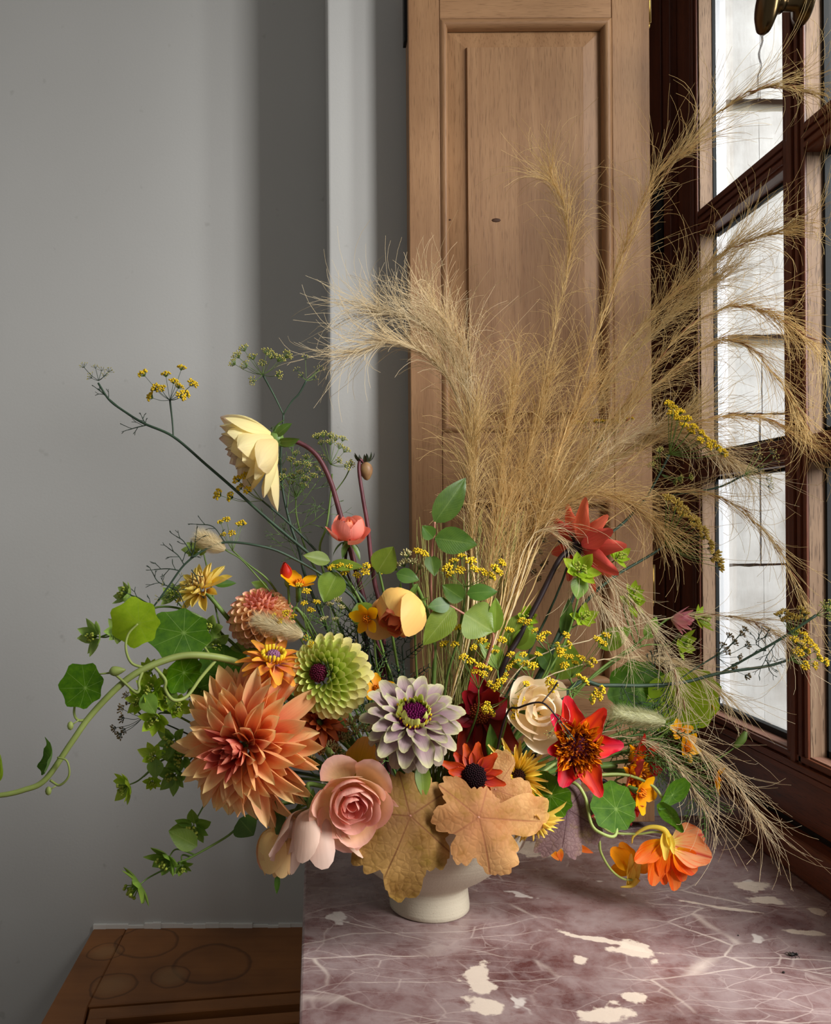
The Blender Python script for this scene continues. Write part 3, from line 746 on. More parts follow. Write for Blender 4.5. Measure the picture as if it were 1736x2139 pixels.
MAU = petal_mat('mauve_zinnia_petal', [(0.0, S(130, 86, 108)), (0.4, S(164, 130, 144)), (0.8, S(178, 158, 152)), (1.0, S(200, 196, 146))], back=S(170, 156, 130), vein=.22, vs=16,
                edge=(S(196, 196, 146, 1.05), .6), tr=.2, var=.1)
MAO = petal_mat('mauve_zinnia_outer', [(0.0, S(130, 104, 110)), (0.5, S(160, 138, 140)), (1.0, S(176, 162, 140))], back=S(150, 136, 124), vein=.25, vs=16, tr=.18, var=.12)
t = headroot('mauve_zinnia', 'dusty mauve and green zinnia with a purple disc, facing out over the bowl', 'flower')
pos = P(862, 1502, .79); ax = Vector((0.02, -.66, .75)); H = frame(pos, ax)
ml = [petal(.042, .0250, rnd_, .3, -.35, .2, 5, 6, .05, seed=i).mesh('petal', MAU) for i in (1, 2, 3)]
mo_ = [petal(.042, .026, rnd_, .3, -.7, .1, 5, 6, .08, seed=i).mesh('petal', MAO) for i in (4, 5)]
gy = petal(.0145, .0095, rnd_, .9, .7, .2, 4, 4).mesh('inner_petal', GRN)
for ring, (nn, el, sc_, r0, z0, mm) in enumerate(((13, .55, .48, .014, .004, ml), (14, .22, .76, .0145, .001, ml), (15, -.08, .88, .014, -.002, ml), (15, -.5, .9, .013, -.006, mo_), (14, -.95, .88, .011, -.010, mo_))):
    for k in range(nn): place(t, 'petal', mm, H, 2 * PI * (k + ring * .37) / nn + U(-.07, .07), el + U(-.1, .1), sc_ * U(.9, 1.08), r0, z0, U(-.15, .15))
for k in range(24): place(t, 'inner_petal', gy, H, 2 * PI * k / 24 + U(-.1, .1), 1.0 + U(-.3, .3), U(.7, 1.15), .0145 + U(-.001, .001), .004)
disc_bumps(t, H @ tr(0, 0, .004), .0165, .007, 150, PURP)
m = MB()
for k in range(26):
    a = 2 * PI * k / 26 + U(-.1, .1); r = .0155 + U(-.001, .0015); m.blob((r * math.cos(a), r * math.sin(a), .010 + U(-.001, .002)), .0012, .0012, .0022, 3, 5)
part(t, 'stamen_ring', m.mesh('stamen_ring', FLOY), H, kind='stuff')
head_stem(t, pos, ax, [P(872, 1620, .84)], (-.01, -.06, 0), STEMG, (.0038, .0042), .03)

# orange zinnia, half hidden, side on; rust zinnia in the shade
ORZ = petal_mat('orange_zinnia_petal', [(0.0, S(190, 120, 130)), (0.4, S(228, 140, 92, 1.2)), (1.0, S(240, 168, 76, 1.3))], back=S(216, 140, 64), vein=.16, tr=.25, edge=(S(236, 170, 60, 1.1), .5))
LIL = plain_mat('lilac_disc', S(176, 126, 160), S(150, 96, 130), 500, .7, .2)
t = headroot('orange_zinnia', 'small orange zinnia with yellow stamens around a lilac heart, above the apricot dahlia', 'flower')
pos = P(570, 1383, .82); ax = Vector((.10, -.36, .93)); H = frame(pos, ax)
oz_ = [petal(.029, .0135, rnd_, .35, -.3, .15, 4, 6, seed=i).mesh('petal', ORZ) for i in (1, 2)]
for ring, (nn, el, s) in enumerate(((9, .4, .8), (11, .0, 1.0), (10, -.35, .95))):
    for k in range(nn): place(t, 'petal', oz_, H, 2 * PI * (k + .4 * ring) / nn, el + U(-.12, .12), s * U(.9, 1.1), .006, .002 - ring * .003, U(-.2, .2))
disc_bumps(t, H @ tr(0, 0, .003), .008, .007, 50, LIL)
m = MB()
for k in range(18):
    a = 2 * PI * k / 18; r = .0095; m.tube([Vector((r * math.cos(a), r * math.sin(a), .003)), Vector((1.2 * r * math.cos(a), 1.2 * r * math.sin(a), .010 + U(0, .004)))], .0012, .0017, 5)
part(t, 'stamen_ring', m.mesh('stamen_ring', FLOY), H, kind='stuff')
head_stem(t, pos, ax, [P(640, 1480, .85)], (-.04, -.02, 0), STEMG, (.003, .0034), .03)

RUS = petal_mat('rust_petal', [(0.0, S(110, 40, 20)), (0.5, S(168, 80, 44)), (1.0, S(190, 104, 66))], back=S(160, 84, 52), vein=.2, tr=.15)
t = headroot('rust_zinnia', 'rusty orange zinnia in the shade right of the apricot dahlia', 'flower')
pos = P(668, 1508, .835); ax = Vector((.25, -.75, .45)); H = frame(pos, ax)
rp = [petal(.029, .0125, rnd_, .35, -.5, .2, 4, 6, seed=i).mesh('petal', RUS) for i in (1, 2)]
for ring, (nn, el, s) in enumerate(((10, .9, .5), (11, .35, .85), (12, -.15, 1.0), (10, -.6, .95))):
    for k in range(nn): place(t, 'petal', rp, H, 2 * PI * (k + .4 * ring) / nn, el + U(-.15, .15), s * U(.9, 1.1), .004, .002 - ring * .002, U(-.2, .2))
head_stem(t, pos, ax, [], (-.03, -.04, 0), STEMG, (.003, .0034), .03)

# ------------------------------------------------------------------ roses
def rose(name, label, pos, ax, layers, base_mat, m, smat=STEMG, via=(), roll=0.0, back=.03, sep=5, hip=.008, stem_r=(.0022, .0028), sepl=.022):
    """layers: (count, profile[(r,z)..] in mm, half angle, material, ruffle, drop, tilt)"""
    t = headroot(name, label, 'flower'); H = frame(pos, ax, roll)
    for li, (nn, pr, ha, mt, ruf, drop, jit) in enumerate(layers):
        pr = [(a / 1000, b / 1000) for a, b in pr]
        ms = [sector(pr, ha, 8, 7, ruf, drop, seed=li * 7 + q).mesh('petal', mt) for q in range(2)]
        for k in range(nn):
            M = H @ rz(2 * PI * k / nn + li * 1.1 + U(-.15, .15)) @ rx(U(-jit, jit)) @ scl(U(.94, 1.06))
            part(t, 'petal', R.choice(ms), M)
    if sep: sepals(t, H, sep, sepl, .009, -.6, z0=-.002, r0=.003)
    part(t, 'hip', MB().blob((0, 0, -hip * .6), hip * .7, hip * .7, hip, 6, 10).mesh('hip', SEPAL), H)
    head_stem(t, pos - Vector(ax).normalized() * hip, ax, list(via), m, smat, stem_r, back)
    return t, H
def rpm(name, base, mid, tip, back=None, vein=.07, tr=.3):
    return petal_mat(name, [(0.0, base), (0.5, mid), (1.0, tip)], back=back, vein=vein, vs=9, tr=tr, var=.06, rough=.5)
SA1 = rpm('salmon_rose_heart', S(206, 92, 88), S(244, 162, 150), S(252, 196, 182))
SA2 = rpm('salmon_rose_mid', S(255, 204, 140), S(255, 204, 182), S(255, 200, 188), back=S(255, 208, 186))
SA3 = rpm('salmon_rose_outer', S(255, 222, 140), S(255, 216, 172), S(255, 200, 184), back=S(255, 220, 182))
rose('salmon_rose', 'open salmon pink garden rose with folded outer petals, over the bowl rim', P(733, 1668, .785), Vector((.06, -.97, -.16)), [
    (4, [(1, 2), (5, 8), (7, 16), (5, 21)], 1.0, SA1, .12, .25, .2),
    (5, [(2, 2), (9, 8), (12, 16), (10, 22)], .9, SA1, .1, .25, .15),
    (6, [(3, 1), (15, 8), (18, 16), (16, 23)], .75, SA2, .08, .25, .12),
    (6, [(3, 0), (19, 6), (24, 15), (24, 23)], .72, SA2, .06, .25, .12),
    (6, [(3, -1), (24, 3), (31, 12), (35, 20)], .68, SA3, .06, .3, .12),
    (5, [(3, -3), (26, -1), (37, 8), (45, 9)], .62, SA3, .06, .35, .15)], None, (-.05, -.08, 0), back=.03, hip=.009)
BL = rpm('blush_rose', S(238, 210, 166), S(236, 206, 184), S(238, 204, 192), back=S(238, 210, 190))
rose('blush_rose', 'pale blush rose with loose petals hanging below the salmon rose', P(652, 1690, .80), Vector((.02, -.40, -.92)), [
    (3, [(1, 2), (8, 12), (11, 26), (7, 36)], 1.1, BL, .08, .2, .1),
    (4, [(2, 2), (14, 12), (18, 28), (20, 43)], .8, BL, .14, .3, .18),
    (5, [(3, 0), (20, 8), (27, 28), (33, 47)], .62, BL, .14, .35, .2),
    (4, [(3, -2), (22, 4), (31, 20), (41, 38)], .5, BL, .14, .4, .25)], None, (-.07, -.06, 0), back=.015)
PE1 = rpm('peach_bud', S(255, 220, 110), S(255, 216, 156), S(250, 200, 178), back=S(255, 222, 158))
rose('peach_rosebud', 'plump peach and yellow rosebud hanging at the lower left under the dahlia', P(585, 1722, .82), Vector((-.08, -.22, -.97)), [
    (3, [(1, 2), (8, 14), (9, 30), (4, 46)], 1.3, PE1, .03, .2, .05),
    (3, [(2, 2), (15, 12), (18, 28), (9, 46)], 1.2, PE1, .03, .25, .05),
    (3, [(3, 0), (17, 10), (21, 26), (15, 48)], 1.05, PE1, .04, .3, .06)], None, (-.08, -.05, 0), back=.012, sep=5, sepl=.034)
AP1 = rpm('apricot_rose_heart', S(216, 84, 46), S(244, 138, 98), S(250, 162, 120))
AP2 = rpm('apricot_rose_outer', S(255, 170, 70), S(255, 202, 128), S(255, 212, 146), back=S(255, 210, 130))
rose('apricot_rose', 'globe shaped apricot yellow rose in the centre, turned down to the left', P(850, 1258, .86), Vector((-.46, -.50, -.50)), [
    (4, [(1, 2), (5, 10), (7, 24), (4, 36)], 1.0, AP1, .12, .25, .15),
    (6, [(2, 2), (12, 8), (16, 22), (13, 36)], .8, AP1, .1, .25, .14),
    (4, [(3, 0), (19, 6), (22, 20), (10, 33)], 1.05, AP2, .05, .25, .08),
    (4, [(3, -1), (23, 4), (27, 20), (15, 36)], 1.05, AP2, .05, .3, .08),
    (2, [(3, -2), (24, 3), (30, 20), (29, 44)], .75, AP2, .05, .35, .08)], None, (0, .0, 0), via=[P(905, 1330, .9), P(905, 1450, .905)], back=.015, roll=.6)
CO = rpm('coral_rose', S(240, 160, 110, 1.2), S(238, 140, 116, 1.2), S(240, 156, 140, 1.25), back=S(242, 156, 134, 1.2))
rose('coral_rose', 'small coral pink rose half open on a thin stem, against the pale wall edge', P(726, 1128, .90), Vector((.08, -.30, .95)), [
    (3, [(1, 2), (5, 8), (6, 16), (2, 23)], 1.2, AP1, .06, .2, .1),
    (4, [(2, 1), (10, 5), (13, 14), (8, 24)], 1.0, CO, .05, .2, .08),
    (4, [(2, 0), (13, 4), (17, 13), (14, 25)], .85, CO, .05, .25, .1),
    (4, [(2, -1), (15, 1), (21, 8), (25, 13)], .62, CO, .06, .3, .15)], None, (-.05, .02, 0), STEMB, via=[P(728, 1200, .90), P(760, 1300, .90)], hip=.006, back=.02, stem_r=(.0016, .0024))
CR = rpm('cream_rose', S(255, 226, 156), S(255, 240, 212), S(255, 242, 224), back=S(255, 238, 208))
rose('cream_rose', 'creamy white rose with ruffled petals behind the red anemone dahlia', P(1122, 1490, .868), Vector((.0, -.92, .30)), [
    (4, [(1, 2), (6, 10), (9, 18), (6, 24)], 1.0, CR, .12, .25, .2),
    (5, [(2, 1), (13, 8), (17, 18), (14, 26)], .85, CR, .1, .25, .15),
    (5, [(3, 0), (22, 5), (27, 16), (26, 26)], .75, CR, .1, .3, .15),
    (5, [(3, -2), (25, 0), (34, 10), (38, 20)], .68, CR, .1, .35, .15)], None, (.06, .0, 0), back=.03)
RB = rpm('red_bud', S(226, 110, 70, 1.1), S(206, 60, 54, 1.1), S(190, 40, 44, 1.1))
t, H = rose('red_rosebud', 'tight red rosebud in green sepals above the ball dahlia', P(600, 1212, .885), Vector((-.12, -.1, .98)), [
    (3, [(1, 0), (5.5, 5), (6, 11), (1, 19)], 1.3, RB, .02, .15, .04)], None, (-.05, .0, 0), via=[P(640, 1300, .89)], sep=0, hip=.005, stem_r=(.0014, .002))
me = petal(.021, .012, leafp, .8, .5, .25, 4, 6).mesh('sepal', SEPAL)
for k in range(4): place(t, 'sepal', me, H, k * PI / 2 + .8, 1.15, U(.85, 1.05), .003, 0)

# ------------------------------------------------------------------ red anemone dahlias
RED = petal_mat('scarlet_petal', [(0.0, S(232, 110, 40, 1.15)), (0.3, S(218, 76, 42, 1.1)), (0.75, S(202, 50, 50, 1.1)), (1.0, S(196, 52, 66, 1.1))], back=S(200, 96, 88), edge=(S(206, 70, 80, 1.1), .75), vein=.16, vs=12, tr=.25,
                mid=(S(176, 32, 40), .3), var=.06)
FLT = petal_mat('orange_floret', [(0.0, S(140, 70, 20)), (0.6, S(216, 130, 30, 1.15)), (1.0, S(240, 160, 40, 1.2))], tr=.2, vein=.1)
FLD = petal_mat('dark_floret', [(0.0, S(90, 30, 16)), (0.6, S(130, 56, 26)), (1.0, S(200, 116, 36, 1.1))], tr=.15, vein=.1)
def tuft(root, H, rad, n, s, inner_f=.3):
    m = MB(); mats = [FLT, FLD]
    for i in range(n):
        f = (i + .5) / n; r = rad * math.sqrt(f); a = i * GA; d = 1 if f < inner_f or R.random() < .12 else 0
        M = rz(a) @ tr(0, r, .010 * (1 - f) + .002) @ rx(1.35 - f * .95 + U(-.25, .25)) @ rz(U(-1, 1)) @ scl(s * (.55 + .75 * f) * U(.8, 1.2))
        q = petal(.012, .0055, lance, 1.3, U(-.6, 1.0), .1, 2, 4, .15, seed=i)
        b = len(m.v); m.v += [tuple(M @ Vector(v)) for v in q.v]; m.f += [tuple(b + k for k in f_) for f_ in q.f]; m.uv += q.uv; m.mi += [d] * len(q.f)
    part(root, 'floret_tuft', m.mesh('floret_tuft', mats), H, kind='stuff')
t = headroot('anemone_dahlia', 'scarlet anemone dahlia with a shaggy orange centre, facing out on the right', 'flower')
pos = P(1203, 1560, .84); ax = Vector((.02, -.985, .16)); H = frame(pos, ax)
q = H.to_3x3().inverted()
for (px, py, wd) in ((1140, 1568, .85), (1153, 1492, .85), (1188, 1456, 1.05), (1262, 1478, .95), (1300, 1556, .95), (1244, 1660, 1.0), (1163, 1640, 1.15)):
    d = q @ (P(px, py, .84) - pos); phi = math.atan2(d.y, d.x) - PI / 2; L = math.hypot(d.x, d.y)
    mesh_ = petal(L * 1.03 - .008, .0285 * wd, ell, .45, U(-.25, .3), .1, 5, 7, .02, seed=int(px)).mesh('petal', RED)
    place(t, 'petal', mesh_, H, phi, U(-.08, .12), 1.0, .008, .0)
tuft(t, H, .0195, 190, .82)
part(t, 'heart', MB().blob((0, 0, 0), .019, .019, .008, 6, 14).mesh('heart', MAR), H)
head_stem(t, pos, ax, [P(1150, 1640, .90)], (.05, .0, 0), STEMB, (.003, .0036), .04)
stem(t, [P(1120, 1577, .855), P(1085, 1585, .86), P(1040, 1600, .88), mouth(.06, -.02)], .0026, .003, STEMB, 'side_stem')
t = headroot('anemone_dahlia', 'second scarlet anemone dahlia turned aside, behind and right of the first', 'flower')
pos = P(1318, 1612, .905); ax = Vector((.62, -.60, .1)); H = frame(pos, ax)
for k, (phi, L, el) in enumerate(((0.1, .042, .5), (.9, .03, .9), (2.0, .036, .2), (2.9, .04, .1), (3.9, .036, .2), (4.7, .03, .9), (5.5, .038, .6))):
    place(t, 'petal', petal(L, .027, ell, .5, .1, 0, 5, 7, .02, seed=k).mesh('petal', RED), H, phi, el, 1, .007)
tuft(t, H, .019, 120, .95, .1)
head_stem(t, pos, ax, [P(1270, 1600, .91)], (.07, .02, 0), STEMG, (.0028, .003), .03)
t = headroot('anemone_dahlia', 'dark pink-red dahlia drooping behind the round nasturtium leaf', 'flower')
pos = P(1262, 1668, .90); ax = Vector((.1, -.55, -.8)); H = frame(pos, ax)
REDP = petal_mat('crimson_pink_petal', [(0.0, S(150, 30, 40)), (0.6, S(178, 58, 70)), (1.0, S(206, 96, 100, 1.1))], vein=.16, vs=12, tr=.2)
for k in range(9): place(t, 'petal', petal(.042, .022, ell, .5, .2, 0, 4, 6, .03, seed=k).mesh('petal', REDP), H, k * .7, .55 + U(-.15, .15), U(.85, 1.05), .006)
head_stem(t, pos, ax, [], (.08, .0, 0), STEMB, (.0028, .003), .02)
t = headroot('anemone_dahlia', 'dark red dahlia in the shade between the mauve zinnia and the cream rose', 'flower')
pos = P(1000, 1490, .90); ax = Vector((.15, -.85, .3)); H = frame(pos, ax)
REDD = petal_mat('dark_red_petal', [(0.0, S(80, 10, 16)), (0.6, S(140, 34, 34)), (1.0, S(160, 50, 46))], back=S(140, 44, 42), vein=.16, vs=12, tr=.15)
for k, (phi, L, el) in enumerate(((.1, .045, .35), (.8, .03, .6), (1.7, .036, .1), (2.6, .05, -.2), (3.2, .05, -.3), (3.9, .05, -.1), (4.9, .036, .2), (5.7, .032, .7))):
    place(t, 'petal', petal(L, .03, ell, .5, .25, 0, 5, 7, .03, seed=k).mesh('petal', REDD), H, phi, el, 1, .008)
disc_bumps(t, H, .012, .006, 70, FLB if False else plain_mat('dark_red_disc', S(90, 20, 20), S(170, 90, 40), 600, .7, .2))
head_stem(t, pos, ax, [], (.04, .02, 0), STEMB, (.0028, .003), .03)
# coral dahlia seen from behind
COD = petal_mat('coral_dahlia_petal', [(0.0, S(150, 40, 60)), (0.4, S(208, 90, 80, 1.1)), (1.0, S(224, 120, 96, 1.15))], back=S(214, 104, 86, 1.1), vein=.28, vs=12, tr=.3, var=.1)
t = headroot('coral_dahlia', 'coral red dahlia seen from behind among the grasses at the right', 'flower')
pos = P(1206, 1144, .95); ax = Vector((.72, .35, .12)); H = frame(pos, ax)
cp = [petal(.052, .026, ell, .4, .55, -.5, 5, 7, .03, seed=i).mesh('petal', COD) for i in (1, 2)]
for k in range(15): place(t, 'petal', cp, H, 2 * PI * k / 15 * 1.0 + U(-.1, .1), (.35 if k % 2 else .62) + U(-.1, .1), U(.85, 1.08), .006, 0)
part(t, 'calyx', MB().blob((0, 0, -.003), .009, .009, .007, 6, 10).mesh('calyx', STEMB), H)
sepals(t, H, 6, .016, .008, -.4, STEMB, -.004)
stem(t, [pos - ax.normalized() * .004, P(1188, 1150, .948), P(1165, 1175, .945), P(1125, 1255, .94), P(1085, 1330, .935), P(1045, 1410, .93), mouth(.05, .02), inner(.05, .02)], .0028, .0036, STEMB)
# rust daisy
DSY = petal_mat('rust_daisy_petal', [(0.0, S(96, 14, 20)), (0.35, S(150, 42, 26)), (1.0, S(200, 84, 44))], back=S(226, 110, 66), vein=.34, vs=9, tr=.2, edge=(S(212, 96, 60, 1.1), .8))
DARK = plain_mat('dark_disc', S(44, 18, 26), S(24, 10, 14), 500, .7, .2)
t = headroot('rust_daisy', 'rust red daisy with striped petals and a near-black disc, above the caramel leaf', 'flower')
pos = P(990, 1622, .80); ax = Vector((-.05, -.93, .32)); H = frame(pos, ax); q = H.to_3x3().inverted()
for (px, py, wd, cr) in ((918, 1590, 1, .2), (950, 1570, 1, 0), (972, 1550, 1, 0), (1002, 1547, 1.1, .1), (1040, 1572, 1.1, .2), (1046, 1612, .8, .2), (1056, 1640, .9, .2), (1020, 1660, .8, .1), (1004, 1682, 1, .1), (985, 1665, .8, 1.2), (950, 1652, .9, 1.3), (930, 1648, .9, .2), (936, 1612, 1, .9)):
    d = q @ (P(px, py, .80) - pos); phi = math.atan2(d.y, d.x) - PI / 2; L = max(.022, math.hypot(d.x, d.y) - .006)
    place(t, 'petal', petal(L, .0145 * wd, ell, .35, cr * .6, .05, 4, 6, seed=int(px)).mesh('petal', DSY), H, phi, U(-.05, .15), 1, .006)
disc_bumps(t, H, .0115, .006, 110, DARK)
head_stem(t, pos, ax, [], (.03, -.06, 0), STEMB, (.0026, .003), .03)
# yellow quilled blooms with dark eyes
QUI = petal_mat('yellow_quill', [(0.0, S(96, 50, 24)), (0.22, S(190, 156, 56)), (0.6, S(244, 206, 92)), (1.0, S(250, 218, 124))], back=S(230, 196, 96), vein=.15, tr=.2)
BRN = plain_mat('brown_disc', S(60, 26, 14), S(36, 14, 8), 500, .7, .2)
for lab, (px, py, D), ax, rad, nn, mm in (('yellow quilled daisy with a brown eye between rust daisy and scarlet dahlia', (1080, 1622, .845), Vector((.12, -.72, .45)), .035, 52, (.05, -.04, 0)),
                             ('yellow quilled daisy hanging half hidden below the caramel leaf', (1112, 1712, .83), Vector((.25, -.25, -.9)), .033, 40, (.07, -.06, 0))):
    t = headroot('quilled_daisy', lab, 'flower'); pos = P(px, py, D); H = frame(pos, ax)
    qm = [petal(rad, .0075, rnd_, 1.2, .25, 0, 3, 6, seed=i).mesh('petal', QUI) for i in (1, 2)] + [petal(rad * .95, .0085, lance, .8, -.3, .1, 3, 6, seed=3).mesh('petal', QUI)]
    for k in range(nn):
        f = k / nn; place(t, 'petal', qm, H, k * GA, .95 - 1.05 * f + U(-.15, .15), (.5 + .55 * f) * U(.9, 1.1), .005, .002 - .004 * f)
    disc_bumps(t, H, .008, .005, 50, BRN)
    head_stem(t, pos, ax, [], mm, STEMG, (.0024, .0028), .025)
# small yellow dahlia, left
SYD = petal_mat('small_yellow_petal', [(0.0, S(180, 110, 60)), (0.35, S(255, 226, 110)), (1.0, S(255, 236, 130))], back=S(255, 228, 140), vein=.12, tr=.28)
SYB = petal_mat('bronzed_yellow_petal', [(0.0, S(130, 80, 56)), (0.5, S(196, 152, 96, 1.1)), (1.0, S(234, 206, 130, 1.3))], vein=.12, tr=.2)
t = headroot('small_dahlia', 'small yellow dahlia bronzed at its heart, tilted left above nasturtium leaves', 'flower')
pos = P(423, 1230, .875); ax = Vector((-.42, -.42, .66)); H = frame(pos, ax)
s1 = [petal(.026, .0115, lance, .8, .3, 0, 4, 6, seed=i).mesh('petal', SYD) for i in (1, 2)]; s2 = [petal(.02, .008, lance, 1.1, .5, 0, 4, 5, seed=i).mesh('petal', SYB) for i in (1, 2)]
for i in range(56):
    f = i / 55; place(t, 'petal', s1 if f > .45 else s2, H, i * GA, math.radians(84 - 100 * f), (.6 + .5 * f) * U(.92, 1.08), .002 + .006 * f, .006 - .008 * f)
stem(t, [pos - ax.normalized() * .004, P(440, 1248, .88), P(468, 1282, .885), P(500, 1320, .89), P(600, 1440, .90), mouth(-.07, .02), inner(-.07, .02)], .0022, .003, STEMG)
place(t, 'leaf', petal(.028, .013, leafp, .2, -.2).mesh('leaf', ROSED), frame(P(448, 1222, .885), (.2, -.7, .5)), -1.5, .1, .85)
# dahlia bud
t = headroot('dahlia_bud', 'closed bronze dahlia bud with dark sepals on a tall maroon stem', 'bud')
pos = P(763, 972, .92); H = frame(pos, (.12, -.1, -1))
part(t, 'bud', MB().lathe([(0, .017), (.003, .0155), (.0065, .010), (.0078, .005), (.0065, 0), (.003, -.003), (0, -.004)], 14).mesh('bud', plain_mat('bronze_bud', S(150, 118, 74), S(110, 74, 54), 90)), H)
me = petal(.014, .006, leafp, .3, -.9, 0, 3, 5).mesh('sepal', leaf_mat('dark_sepal', S(34, 40, 26), S(50, 58, 34), S(70, 76, 50), tr=.1))
for k in range(7): place(t, 'sepal', me, H, k * .9, -.3 + U(-.5, .2), U(.8, 1.2), .003, -.003)
stem(t, [P(759, 966, .92), P(752, 962, .917), P(750, 985, .915), P(758, 1040, .912), P(768, 1100, .91), P(774, 1160, .91), P(782, 1215, .91), P(800, 1320, .91), mouth(-.04, .03), inner(-.04, .03)], .0018, .003, STEMP)
# pink flower right
PNK = petal_mat('pink_petal', [(0.0, S(220, 190, 180)), (0.5, S(222, 160, 164, 1.1)), (1.0, S(214, 140, 150, 1.1))], vein=.15, tr=.3)
t = headroot('pink_flower', 'little pale pink double flower at the far right near the dark window frame', 'flower')
pos = P(1402, 1292, .95); ax = Vector((.75, -.45, -.1)); H = frame(pos, ax)
pk = petal(.026, .009, rnd_, .4, .2, 0, 3, 5).mesh('petal', PNK)
for k in range(26): place(t, 'petal', pk, H, k * GA, math.radians(85 - 50 * k / 25), U(.75, 1.0), .002)
stem(t, [pos - ax.normalized() * .002, P(1385, 1300, .948), P(1330, 1345, .945), P(1220, 1430, .93), mouth(.09, .02), inner(.09, .02)], .0012, .0016, STEMG)

# ------------------------------------------------------------------ leaves
def leaf_along(root, a, b, wid, mat, up=(0, -1, .3), curl=-.25, fold=.18, name='leaf', prof=leafp, cup=0.0, ruf=.02, ser=.0, label=None, roll=0.0):
    """a leaf blade running from point a to point b"""
    d = Vector(b) - Vector(a); L = d.length
    me = petal(L, wid, prof, cup, curl, -curl * .5, 6, 9, ruf, R.randint(0, 999), fold, ser).mesh(name, mat)
    y = d.normalized(); z = (Vector(up) - y * y.dot(Vector(up))).normalized(); x = y.cross(z)
    M = Matrix((x, y, z)).transposed().to_4x4(); M.translation = a
    return part(root, name, me, M @ ry(roll), label=label)
def nast(a): return 1.0 + .055 * math.cos(9 * a + .4) + .02 * math.sin(4 * a)
def nast_leaf(root, pos, ax, rad, mat, roll=0.0, cup=.12, wav=.05, sq=1.0, lobes=None, name='leaf'):
    fn = lobes or nast
    me = disc_leaf(rad, lambda a: fn(a) * (1 + .18 * math.sin(a - .6)), 6, 40, cup, wav, seed=R.randint(0, 99), wn=3).mesh(name, mat)
    return part(root, name, me, frame(pos, ax, roll) @ scl(1, sq, 1))
def star(a): return .9 + .14 * abs(math.cos(3.5 * a)) ** 3

# the long nasturtium runner on the left
t = thing('nasturtium_vine', 'pale green nasturtium runner arching out over the left edge of the picture', 'vine', inner(-.09, 0))
vp = [P(-330, 1560, .74), P(-180, 1640, .735), P(-60, 1662, .74), P(0, 1661, .745), P(50, 1650, .75), P(95, 1628, .755), P(150, 1550, .765), P(190, 1494, .775), P(250, 1432, .785), P(300, 1398, .795), P(370, 1372, .81), P(430, 1370, .82), P(490, 1382, .835),
      P(560, 1412, .86), P(640, 1500, .885), mouth(-.085, .01), inner(-.085, .01)]
stem(t, vp, .0018, .0044, VINEG, 'stem', 9, 8)
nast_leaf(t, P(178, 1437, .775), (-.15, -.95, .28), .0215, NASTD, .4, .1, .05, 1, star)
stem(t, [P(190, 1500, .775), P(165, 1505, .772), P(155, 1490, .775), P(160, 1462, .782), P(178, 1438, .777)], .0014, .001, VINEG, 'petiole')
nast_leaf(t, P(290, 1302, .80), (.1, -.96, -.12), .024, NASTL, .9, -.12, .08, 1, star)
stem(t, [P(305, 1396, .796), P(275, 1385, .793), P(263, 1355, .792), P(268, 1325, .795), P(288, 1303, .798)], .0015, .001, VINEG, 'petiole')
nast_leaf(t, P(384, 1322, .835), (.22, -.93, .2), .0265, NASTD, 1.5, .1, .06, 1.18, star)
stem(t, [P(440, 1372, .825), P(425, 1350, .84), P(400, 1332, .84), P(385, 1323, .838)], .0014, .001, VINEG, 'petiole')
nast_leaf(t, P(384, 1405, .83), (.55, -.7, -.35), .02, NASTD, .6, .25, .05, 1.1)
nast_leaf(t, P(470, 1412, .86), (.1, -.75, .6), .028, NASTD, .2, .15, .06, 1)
nast_leaf(t, P(106, 1588, .755), (-.86, -.38, .3), .016, NASTD, .2, .35, .1, 1, star)
stem(t, [P(105, 1630, .755), P(125, 1640, .752), P(144, 1620, .75), P(140, 1590, .75), P(120, 1582, .752)], .0012, .0008, VINEG, 'petiole')
nast_leaf(t, P(2, 1615, .745), (-.7, -.5, .3), .017, NASTL, 0, .3, .1, .8)
stem(t, [P(322, 1392, .8), P(372, 1448, .80), P(340, 1500, .8), P(395, 1470, .81), P(430, 1400, .825)][0:1] + [P(345, 1420, .797), P(345, 1440, .797), P(362, 1462, .8), P(390, 1455, .81), P(420, 1415, .82), P(450, 1380, .826)], .0016, .0018, VINEG, 'tendril')
stem(t, [P(298, 1402, .794), P(290, 1425, .786), P(291, 1440, .784), P(283, 1446, .782), P(258, 1424, .782), P(236, 1405, .783)], .0016, .0012, VINEG, 'petiole')
bud = MB().tube(spline([P(229, 1404, .783), P(240, 1402, .782), P(262, 1399, .782)], 5), lambda f: .0005 + .0042 * math.sin(PI * min(1, f * .9 + .08)), k=8).tube([P(198, 1409, .783), P(232, 1405, .783)], .0006, .0011, 5)
part(t, 'bud', bud.mesh('bud', VINEG))
for (px, py) in ((147, 1516), (101, 1652)):
    part(t, 'bud', MB().blob(P(px, py, .765), .003, .003, .0042, 4, 7).tube([P(px, py, .765), P(px + 18, py - 12, .767)], .0006, k=5).mesh('bud', VINEG))

